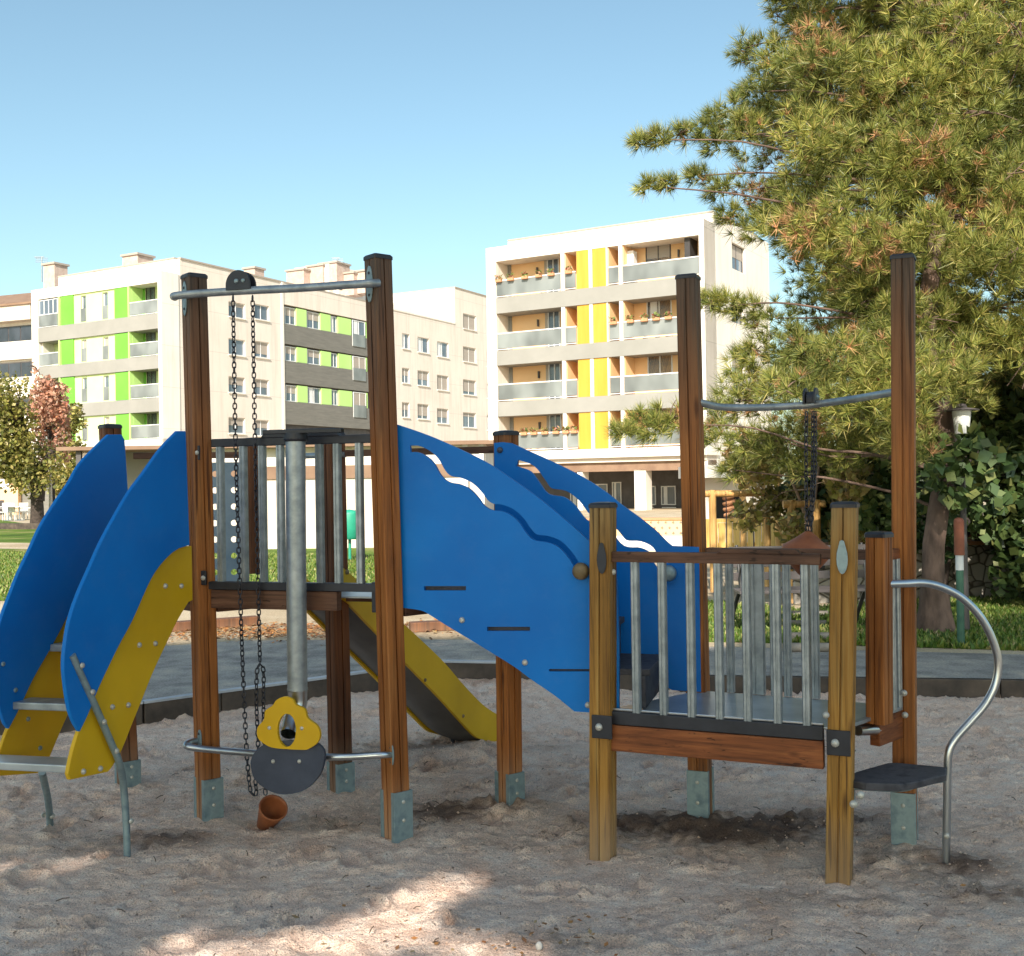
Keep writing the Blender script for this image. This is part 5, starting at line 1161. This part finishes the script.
B0 = D(-10, 510, 75); fb_ = Face((B0.x, B0.y), (1,0)); hb = thing('terrace_house', (B0.x, B0.y+2, GZ), 'low dark terrace house with orange wall behind the white chairs', 'house')
part(fb_, 'wall', M['orange_wall'], hb, [(fb_.S(-90,500), fb_.S(9,500), GZ, fb_.Z(10,489)), (fb_.S(9,500), fb_.S(18,500), GZ, fb_.Z(10,480))], -4, 0)
part(fb_, 'side_wall', M['band_dark'], hb, [(fb_.S(18,500), fb_.S(56,500), GZ, fb_.Z(10,478))], -4, -.5); part(fb_, 'roof', M['roof_brown'], hb, [(fb_.S(-90,500), fb_.S(58,500), fb_.Z(10,478), fb_.Z(10,475))], -4.5, .5)
part(fb_, 'doorway', M['dark_in'], hb, [(fb_.S(-8,500), fb_.S(4,500), GZ, fb_.Z(10,500))], 0, .05)
# low kerb wall on the left lawn
a = G3(-60, 529); b = G3(62, 529.5); m = MB(); m.beam(a+Vector((0,0,.12)), b+Vector((0,0,.12)), .25, .24); o = m.build('lawn_kerb', M['kerb'], origin=a); tag(o, 'low dark kerb crossing the far end of the left lawn', 'kerb')
# ================================================================== trees
def leafmat(name, cols, trans=.25, rough=.5, pos=None, nsc=1.2):
    m, nt, B, N, L = new_mat(name); g = N.new('ShaderNodeNewGeometry'); r = ramp(N, cols, pos); L.new(g.outputs['Random Per Island'], r.inputs[0])
    v = coords(N, L); n = ntex(N, L, v, nsc, 3); r2 = ramp(N, [(.5,.55,.5), (1.3,1.22,1.1)], [.38,.62]); L.new(n, r2.inputs[0])
    c = mixc(N, L, .8, r.outputs[0], r2.outputs[0], 'MULTIPLY'); L.new(c, B.inputs['Base Color']); B.inputs['Roughness'].default_value = rough
    if trans:
        t = N.new('ShaderNodeBsdfTranslucent'); L.new(c, t.inputs['Color']); mx = N.new('ShaderNodeMixShader'); mx.inputs[0].default_value = trans
        out = N['Material Output']; L.new(B.outputs[0], mx.inputs[1]); L.new(t.outputs[0], mx.inputs[2]); L.new(mx.outputs[0], out.inputs['Surface'])
    return m
M['bark'] = mottled('pine bark', (.07,.045,.035), (.20,.13,.10), 9, .9, bstr=.8, stretch=(1,1,.35))
M['bark_pale'] = mottled('pale bark', (.20,.13,.09), (.34,.24,.17), 7, .9, bstr=.8, stretch=(1,1,.4))
M['bark_dark'] = mottled('dark bark', (.03,.022,.018), (.075,.055,.045), 9, .9, bstr=.8)
M['needles'] = leafmat('pine needles', [(.07,.105,.03), (.23,.28,.065), (.45,.45,.12), (.62,.50,.20)], .22, .45, [0,.35,.8,1], .9)
M['needles_dead'] = leafmat('dead pine needles', [(.42,.20,.09), (.55,.32,.16), (.28,.17,.10)], .15, .7)
M['leaf_dark'] = leafmat('dark broad leaves', [(.035,.065,.026), (.075,.13,.042), (.14,.19,.06), (.32,.33,.12)], .15, .45, [0,.5,.85,1])  # palest colour paints in the few leaves caught by the sun
M['leaf_shade'] = leafmat('plane tree leaves', [(.11,.14,.04), (.20,.21,.07), (.28,.24,.09)], .45, .5)
M['leaf_yel'] = leafmat('yellowing leaves', [(.22,.23,.05), (.42,.38,.11), (.50,.34,.18), (.18,.20,.06)], .3, .5)
M['leaf_left'] = leafmat('olive leaves', [(.11,.13,.025), (.27,.26,.06), (.42,.34,.13)], .25, .5)
M['leaf_red'] = leafmat('pink red leaves', [(.55,.24,.18), (.70,.42,.33), (.45,.20,.10), (.75,.55,.46)], .25, .5)
M['leaf_green'] = leafmat('fresh green leaves', [(.10,.19,.03), (.20,.30,.06)], .25, .5)
def cards(name, C, size, mat, parent, seed=1, aspect=.6, droop=None):
    """kite-shaped leaves, one folded pair of triangles each"""
    r = np.random.default_rng(seed); k = len(C); C = np.asarray(C); s = size*r.uniform(.6, 1.3, k)[:,None]
    u = r.normal(size=(k,3)); u[:,2] -= .25; u /= np.linalg.norm(u, axis=1)[:,None]; t = r.normal(size=(k,3)); t[:,2] += .9; v = np.cross(u, t); v /= np.linalg.norm(v, axis=1)[:,None]; w = np.cross(u, v)
    co = np.stack([C-u*s*.5, C-u*s*.05+v*s*aspect*.5+w*s*.08, C+u*s*.5, C-u*s*.05-v*s*aspect*.5+w*s*.08], 1).reshape(-1,3)
    return link(name, np_mesh(name, co, np.arange(4*k).reshape(-1,4)), mat, parent)
def tufts(name, C, Dr, K, ln, w, mat, parent, seed=1, spread=.75):
    r = np.random.default_rng(seed); n = len(C); C = np.repeat(np.asarray(C), K, 0); Dd = np.repeat(np.asarray(Dr), K, 0); k = len(C)
    d = Dd + r.normal(size=(k,3))*spread; d /= np.linalg.norm(d, axis=1)[:,None]; l = (ln*r.uniform(.7, 1.1, k)*np.repeat(r.uniform(.6, 1.25, n), K))[:,None]
    a = np.cross(d, r.normal(size=(k,3))); a /= np.linalg.norm(a, axis=1)[:,None]; tip = C+d*l; tip[:,2] -= .04*l[:,0]
    co = np.stack([C-a*w, C+a*w, tip], 1).reshape(-1,3)
    return link(name, np_mesh(name, co, np.arange(3*k).reshape(-1,3)), mat, parent)
def limb(m, a, b, r0, r1, wob=.15, n=6, seed=0):
    r = random.Random(seed); a = Vector(a); b = Vector(b); L = (b-a).length; pts = []
    for i in range(n+1):
        t = i/n; p = a.lerp(b, t); k = math.sin(math.pi*t)*L*wob
        pts.append(p+Vector((r.uniform(-1,1)*k*.5, r.uniform(-1,1)*k*.5, r.uniform(-.3,1)*k*.5)))
    pts = crom(pts, 3); N_ = len(pts); m.tube(pts, r0, 8, rads=[r0+(r1-r0)*i/(N_-1) for i in range(N_)])
    return pts
# ---------------------------------------------------------------- pine
tb = G3(935, 633); pine = thing('pine_tree', (tb.x, tb.y, GZ), 'large pine with long light green needles filling the upper right, behind the low tower', 'pine tree')
def xl(y):
    T = [(-400,700),(-200,740),(0,775),(40,752),(60,742),(100,728),(150,735),(200,745),(250,768),(300,785),(340,770),(380,752),(420,745),(460,760),(500,800),(520,840)]
    return float(np.interp(y, [t[0] for t in T], [t[1] for t in T]))
rp = random.Random(21); blobs = []
tries = 0
while len(blobs) < 800 and tries < 60000:
    tries += 1
    py = rp.uniform(-330, 470); px = rp.uniform(640, 1250); r_ = rp.uniform(.22, .50); Y = rp.uniform(10.3, 14.2)
    if px - r_*1130/Y*.85 < xl(py): continue
    if py > 400 and px > 905 + rp.uniform(-20,30): continue
    if py > 425 or (px > 925 and py > 375 and Y < 11.2): continue
    c = D(px, py, Y)
    if math.hypot(c.x-tb.x-.3, (c.y-tb.y-.3)) > 4.2: continue
    if any((c-b[0]).length < (r_+b[1])*.38 for b in blobs): continue
    blobs.append((c, r_))
for _ in range(60):
    px = rp.uniform(865, 1024); py = rp.uniform(60, 455)
    if py > 365 and px > 925: continue
    blobs.append((D(px, py, rp.uniform(10.2, 11.2)), rp.uniform(.2, .34)))
main = list(blobs)
for px, py, Y, r_ in ((745,48,11.6,.16),(770,55,11.6,.28),(757,92,11.6,.25),(728,118,11.4,.22),(704,126,11.3,.17),(680,134,11.2,.14),(657,140,11.1,.12),(640,142,11.1,.10),(742,135,11.4,.28),(715,142,11.3,.16),
                      (742,190,11.5,.25),(716,190,11.3,.14),(697,176,11.3,.12),(668,184,11.1,.10),(648,186,11.1,.12),(728,215,11.4,.12),(750,230,11.5,.2),
                      (712,302,10.9,.11),(730,306,10.9,.14),(752,312,11.0,.18),(775,318,11.1,.25),(757,350,11.2,.2),(738,400,11.2,.28),(720,420,11.1,.2),(765,395,11.3,.3),(780,435,11.3,.3),
                      (622,432,10.5,.10),(640,420,10.5,.13),(655,428,10.5,.17),(672,418,10.5,.18),(690,425,10.6,.18),(712,438,10.8,.2),(800,20,11.6,.35),(818,-25,11.6,.35),(780,0,11.5,.15),(795,-15,11.5,.25),
                      (745,365,11.2,.2),(762,388,11.2,.24),(742,440,11.3,.18),(772,452,11.3,.2),(795,468,11.3,.16),(812,440,11.3,.26),(836,462,11.3,.2),(862,448,11.2,.22),(880,425,11.2,.26),(800,360,11.2,.28),(735,470,11.5,.14),(850,420,11.4,.3),(820,400,11.2,.3),(862,340,10.9,.3),(918,430,11.0,.2),(925,455,11.0,.16)):
    blobs.append((D(px, py, Y), r_))
C = []; Dn = []; Cd = []; Dd = []; rr = random.Random(3)
top = Vector((tb.x+.35, tb.y+.25, 7.4))
for (c, r_) in blobs:
    n = int(18 + 300*r_*r_*1.0); out = Vector((c.x-top.x, c.y-top.y, .6)).normalized()
    dead = rr.random() < .10
    for _ in range(n):
        v = Vector((rr.gauss(0,1), rr.gauss(0,1), rr.gauss(0,1))).normalized(); q = r_*(rr.random()**.4)
        p = c+Vector((v.x, v.y, v.z*.8))*q; d = (v*.7+out*.5+Vector((0,0,.45))).normalized()
        if rr.random() < (.65 if dead else .04): Cd.append(p); Dd.append(d)
        else: C.append(p); Dn.append(d)
tufts('needles', C, Dn, 36, .155, .0036, M['needles'], pine, 2, .62)
tufts('dead_needles', Cd, Dd, 20, .13, .0045, M['needles_dead'], pine, 3, .8)
m = MB(); tp = limb(m, Vector((tb.x, tb.y, GZ-.1)), top, .115, .05, .06, 8, 4); 
m.lathe([(.26,-.12),(.19,.05),(.145,.25),(.125,.45)], (tb.x, tb.y, GZ), seg=14); m.build('trunk', M['bark'], pine)
m = MB(); sel = sorted(blobs, key=lambda b: b[0].z)[::9] + blobs[len(main)::2]
for i, (c, r_) in enumerate(sel):
    if i < len(sel)-len(blobs[len(main)::2]) and c.z < 3.0: continue
    if c.z < 2.95 and i % 4: continue
    z0 = max(1.2, min(7.2, c.z-.35*math.hypot(c.x-top.x, c.y-top.y)*.4)); k = min(range(len(tp)), key=lambda j: abs(tp[j].z-z0)); limb(m, tp[k], c, .018, .006, .12, 4, i)
for i, (c, r_) in enumerate(blobs):
    if i % 4 == 0:
        for j in range(3):
            v = Vector((rr.gauss(0,1), rr.gauss(0,1), rr.gauss(0,.8))).normalized(); limb(m, c-v*r_*.3, c+v*r_*.95, .009, .003, .2, 2, i*7+j)
m.build('branch', M['bark'], pine)
# ---------------------------------------------------------------- broad-leaved tree, right
def broadleaf(name, base, trunk_pts, blobs, nleaf, size, mat, bark, label, cat='tree', seed=1, rad=.14, twigs=0, grp=None, aspect=.7, spread=.9):
    o = thing(name, (base.x, base.y, GZ), label, cat, grp); m = MB(); r = random.Random(seed); tops = []
    for tpz in trunk_pts:
        P = crom(tpz, 5); N_ = len(P); m.tube(P, rad, 9, rads=[rad*(1-.65*i/(N_-1)) for i in range(N_)]); tops += P[N_//2:]
    for i, (c, rr_) in enumerate(blobs):
        s = min(tops, key=lambda q: (q-c).length); limb(m, s, c, rad*.22, rad*.06, .15, 4, seed*100+i)
        for j in range(twigs):
            v = Vector((r.gauss(0,1), r.gauss(0,1), r.gauss(0,1))).normalized(); limb(m, c, c+v*rr_*1.05, rad*.06, rad*.02, .2, 3, seed*1000+i*20+j)
    m.build('trunk', M[bark], o)
    C = []; tot = sum(b[1]**2 for b in blobs)
    for c, rr_ in blobs:
        for _ in range(int(nleaf*rr_**2/tot)):
            v = Vector((r.gauss(0,1), r.gauss(0,1), r.gauss(0,1))).normalized(); q = rr_*r.random()**.35*spread; C.append(c+v*q)
    cards('foliage', C, size, M[mat], o, seed, aspect); return o
rb = random.Random(9); b2 = []
t2 = G3(1008, 603)
for _ in range(95):
    px = rb.uniform(862, 1190); py = rb.uniform(385, 588); Y = rb.uniform(12.3, 15.5)
    if py > 520 and px < 985 and not (px > 900 and py < 535): continue
    if px < 915 and py < 430: continue
    b2.append((D(px, py, Y), rb.uniform(.28, .5)))
for px, py in ((905,470),(925,500),(950,470),(975,450),(1000,480),(985,520),(1010,540),(1020,500),(940,520),(1000,420),(1024,440),(1040,560),(1010,575),(1030,590),(895,500),(880,520)): b2.append((D(px, py, 12.6), .3))
for px, py in ((952,452),(975,468),(957,490),(988,500),(972,445),(940,470),(1000,460)): b2.append((D(px, py, 10.35), .2))
for px, py in ((918,478),(935,505),(925,530),(945,545),(912,510),(950,520),(960,480),(905,540)): b2.append((D(px, py, 11.2), .2))
broadleaf('broadleaf_tree', t2, [[Vector((t2.x,t2.y,GZ-.1)), D(1003,580,14.3), D(985,545,14), D(972,520,13.8), D(960,480,13.8)], [Vector((t2.x,t2.y,GZ-.1)), D(1020,560,14.4), D(1025,500,14.2), D(1020,430,14)], [D(1003,590,14.3), D(1000,560,14), D(1010,480,13.6)]], b2, 17000, .135, 'leaf_dark', 'bark_dark', 'dark broad-leaved tree with arching trunks behind the lamp at the right edge', seed=5, rad=.15, aspect=.8)
t3 = G3(943, 606); b3 = [(D(px, py, Y), .3) for px, py, Y in ((955,500,13.6),(935,480,13.4),(970,470,13.8),(915,510,13.2),(905,480,13.3),(925,455,13.5),(950,440,13.4),(990,430,13.6))]
broadleaf('broadleaf_tree', t3, [[Vector((t3.x,t3.y,GZ-.1)), D(941,580,13.3), D(948,555,13.4), D(962,538,13.5), D(975,520,13.6)]], b3, 1800, .13, 'leaf_dark', 'bark_dark', 'leaning dark trunk with sparse leaves behind the painted pole', seed=8, rad=.10)
# twiggy shrub between pine and tower
sb = G3(812, 598); bs = []
for _ in range(34):
    px = rb.uniform(742, 905); py = rb.uniform(432, 545); Y = rb.uniform(12.6, 15)
    if px < 790 and py > 520: continue
    bs.append((D(px, py, Y), rb.uniform(.22, .38)))
broadleaf('garden_shrub', sb, [[Vector((sb.x,sb.y,GZ-.1)), D(815,560,13.6), D(800,500,13.6), D(780,460,13.6)], [Vector((sb.x+.1,sb.y,GZ-.1)), D(830,560,13.8), D(845,500,13.8), D(850,450,13.8)], [Vector((sb.x,sb.y,GZ-.1)), D(805,560,13.8), D(815,500,14), D(822,440,14)]], bs, 7500, .095, 'leaf_yel', 'bark_pale', 'thin yellowing shrub with bare twigs beneath the pine, above the low railing', 'shrub', 12, .035, twigs=7, aspect=.75)
bs = [(D(rb.uniform(800, 905), rb.uniform(455, 540), rb.uniform(14, 16)), rb.uniform(.3,.45)) for _ in range(26)]
s5 = G3(860, 592)
broadleaf('garden_shrub', s5, [[Vector((s5.x,s5.y,GZ-.1)), D(862,560,15), D(860,500,15), D(850,460,15)]], bs, 4200, .14, 'leaf_dark', 'bark_dark', 'dense dark green shrub behind the yellowing one, left of the tall right-hand post', 'shrub', 13, .06, aspect=.8)
# ---------------------------------------------------------------- left trees
tl = G3(37, 529); rb = random.Random(31)
def ell(cx, cy, rx, ry, Y, dY, n, r0, r1):
    out = []
    for _ in range(n):
        a = rb.uniform(0, 6.28); q = math.sqrt(rb.random()); out.append((D(cx+rx*q*math.cos(a), cy+ry*q*math.sin(a), Y+rb.uniform(-dY, dY)), rb.uniform(r0, r1)))
    return out
broadleaf('park_tree', tl, [[Vector((tl.x,tl.y,GZ-.2)), D(37,500,tl.y), D(33,470,tl.y), D(25,430,tl.y)], [D(37,500,tl.y), D(42,475,tl.y), D(52,450,tl.y)]],
          ell(-2, 432, 34, 50, tl.y, 1.8, 50, .5, .9)+ell(30,462,30,22,tl.y,1.2,26,.4,.8), 9000, .17, 'leaf_left', 'bark_dark', 'olive-green tree with a dark trunk on the left lawn', seed=14, rad=.30)
t6 = Vector((D(52,520,48).x, 48, GZ))
broadleaf('park_tree', t6, [[Vector((t6.x,t6.y,GZ-.2)), D(52,480,48), D(50,440,48), D(48,390,48)]], ell(50, 422, 17, 42, 48, 1.0, 44, .3, .6)+[(D(x,y,48), .22) for x,y in ((36,372),(40,380),(56,385),(33,366),(62,400))], 3600, .17, 'leaf_red', 'bark_dark', 'tree with pink and red autumn leaves before the green-shuttered block', seed=15, rad=.15, twigs=2)
t7 = Vector((D(70,520,62).x, 62, GZ))
broadleaf('park_tree', t7, [[Vector((t7.x,t7.y,GZ-.2)), D(70,480,62), D(70,440,62)]], ell(70, 440, 12, 34, 62, 1, 22, .4, .7)+ell(66,480,14,18,62,1,14,.4,.7), 2600, .26, 'leaf_left', 'bark_dark', 'small yellow-green tree between the red-leaved tree and the blue ladder board', seed=16, rad=.12)
# ---------------------------------------------------------------- trees behind the viewer: they shade the play area
SUN_AZ = (-.15, -.98); SUN_EL = math.radians(33)
sx, sy = unit2(*SUN_AZ); sun = Vector((sx*math.cos(SUN_EL), sy*math.cos(SUN_EL), math.sin(SUN_EL)))
def shade_tree(name, base, cx, cy, cz, rx, ry, rz, n, size, label, seed, gaps=()):
    r = np.random.default_rng(seed); P = r.normal(size=(n,3)); P /= np.linalg.norm(P, axis=1)[:,None]; q = r.uniform(size=n)**.45
    P = P*q[:,None]*np.array([rx,ry,rz])+np.array([cx,cy,cz])
    keep = np.ones(n, bool); t = P[:,2]/sun.z; gx = P[:,0]-sun.x*t; gy = P[:,1]-sun.y*t
    for (x, y, a, b, ang) in gaps:
        u = (gx-x)*math.cos(ang)+(gy-y)*math.sin(ang); v = -(gx-x)*math.sin(ang)+(gy-y)*math.cos(ang); keep &= (u/a)**2+(v/b)**2 > r.uniform(.75, 1.25, n)
    P = P[keep]; o = thing(name, (base[0], base[1], GZ), label, 'tree'); m = MB()
    pts = limb(m, Vector((base[0],base[1],-.1)), Vector((cx,cy,cz)), .28, .10, .05, 6, seed)
    rr = random.Random(seed)
    for i in range(16):
        a = rr.uniform(0, 6.28); limb(m, pts[len(pts)//2+rr.randrange(len(pts)//2)], Vector((cx+rx*.75*math.cos(a), cy+ry*.7*math.sin(a), cz+rz*rr.uniform(-.5,.7))), .08, .02, .1, 4, seed*50+i)
    m.build('trunk', M['bark_dark'], o); cards('foliage', P, size, M['leaf_shade'], o, seed, .8)
ga = []
for (px, py, a, b, an) in ((372,925,.20,.02,.45),(455,880,.22,.0,.55),(300,942,.24,.02,.35),(215,955,.28,.05,.2),(410,902,.14,.0,.5),(590,895,.02,.02,0),(25,868,.45,.02,.35),(500,952,.16,.03,.3),(290,822,.12,.0,.3),(410,945,.22,.03,.2)):
    g = G(px, py); ga.append((g.x, g.y, a+.10, b+.20, an))
ga = [*ga]
shade_tree('plane_tree', (-4,-7), -4.6, -7.0, 8.2, 4.4, 2.0, 3.7, 20000, .34, 'tall leafy tree behind the viewer, out of the picture, shading the tall tower', 41, ga)
shade_tree('plane_tree', (2,-7.5), 1.9, -7.2, 8.3, 4.4, 2.0, 3.8, 20000, .34, 'tall leafy tree behind the viewer to the right, shading the low tower', 42, ga)
shade_tree('plane_tree', (2,-11), 2.6, -10.5, 14.0, 3.8, 2.0, 1.9, 1000, .34, 'tallest thin-crowned tree behind the viewer, dappling the right-hand lawn', 45)
# ================================================================== light, sky, camera
w = bpy.data.worlds.new('World'); scene.world = w; w.use_nodes = True; nt = w.node_tree; bg = nt.nodes['Background']
sk = nt.nodes.new('ShaderNodeTexSky'); sk.sky_type = 'NISHITA'; sk.sun_disc = False; sk.sun_elevation = SUN_EL; sk.sun_rotation = math.atan2(sx, sy)
sk.air_density = 1.0; sk.dust_density = 1.5; sk.ozone_density = 2.6
tint = nt.nodes.new('ShaderNodeMix'); tint.data_type = 'RGBA'; tint.blend_type = 'MULTIPLY'; tint.inputs[0].default_value = 1; tint.inputs[7].default_value = (.945, .985, .81, 1)
nt.links.new(sk.outputs[0], tint.inputs[6]); nt.links.new(tint.outputs[2], bg.inputs['Color']); bg.inputs['Strength'].default_value = SKY_STR
sl = bpy.data.lights.new('sun', 'SUN'); sl.energy = SUN_STR; sl.angle = math.radians(.53); sl.color = (1, .91, .79)
so = bpy.data.objects.new('sun', sl); COL.objects.link(so); so.rotation_euler = sun.to_track_quat('Z', 'Y').to_euler()
cd = bpy.data.cameras.new('camera'); cam = bpy.data.objects.new('camera', cd); COL.objects.link(cam)
cd.sensor_fit = 'HORIZONTAL'; cd.sensor_width = 36; cd.lens = F/1024*36; cd.clip_start = .05; cd.clip_end = 3000
cam.matrix_world = Matrix(((_R.x, _U.x, -_f.x, CAM.x), (_R.y, _U.y, -_f.y, CAM.y), (_R.z, _U.z, -_f.z, CAM.z), (0,0,0,1)))
scene.camera = cam
vs = scene.view_settings; vs.view_transform = 'Standard'; vs.look = 'None'; vs.exposure = EXPO; vs.gamma = 1; vs.use_curve_mapping = False
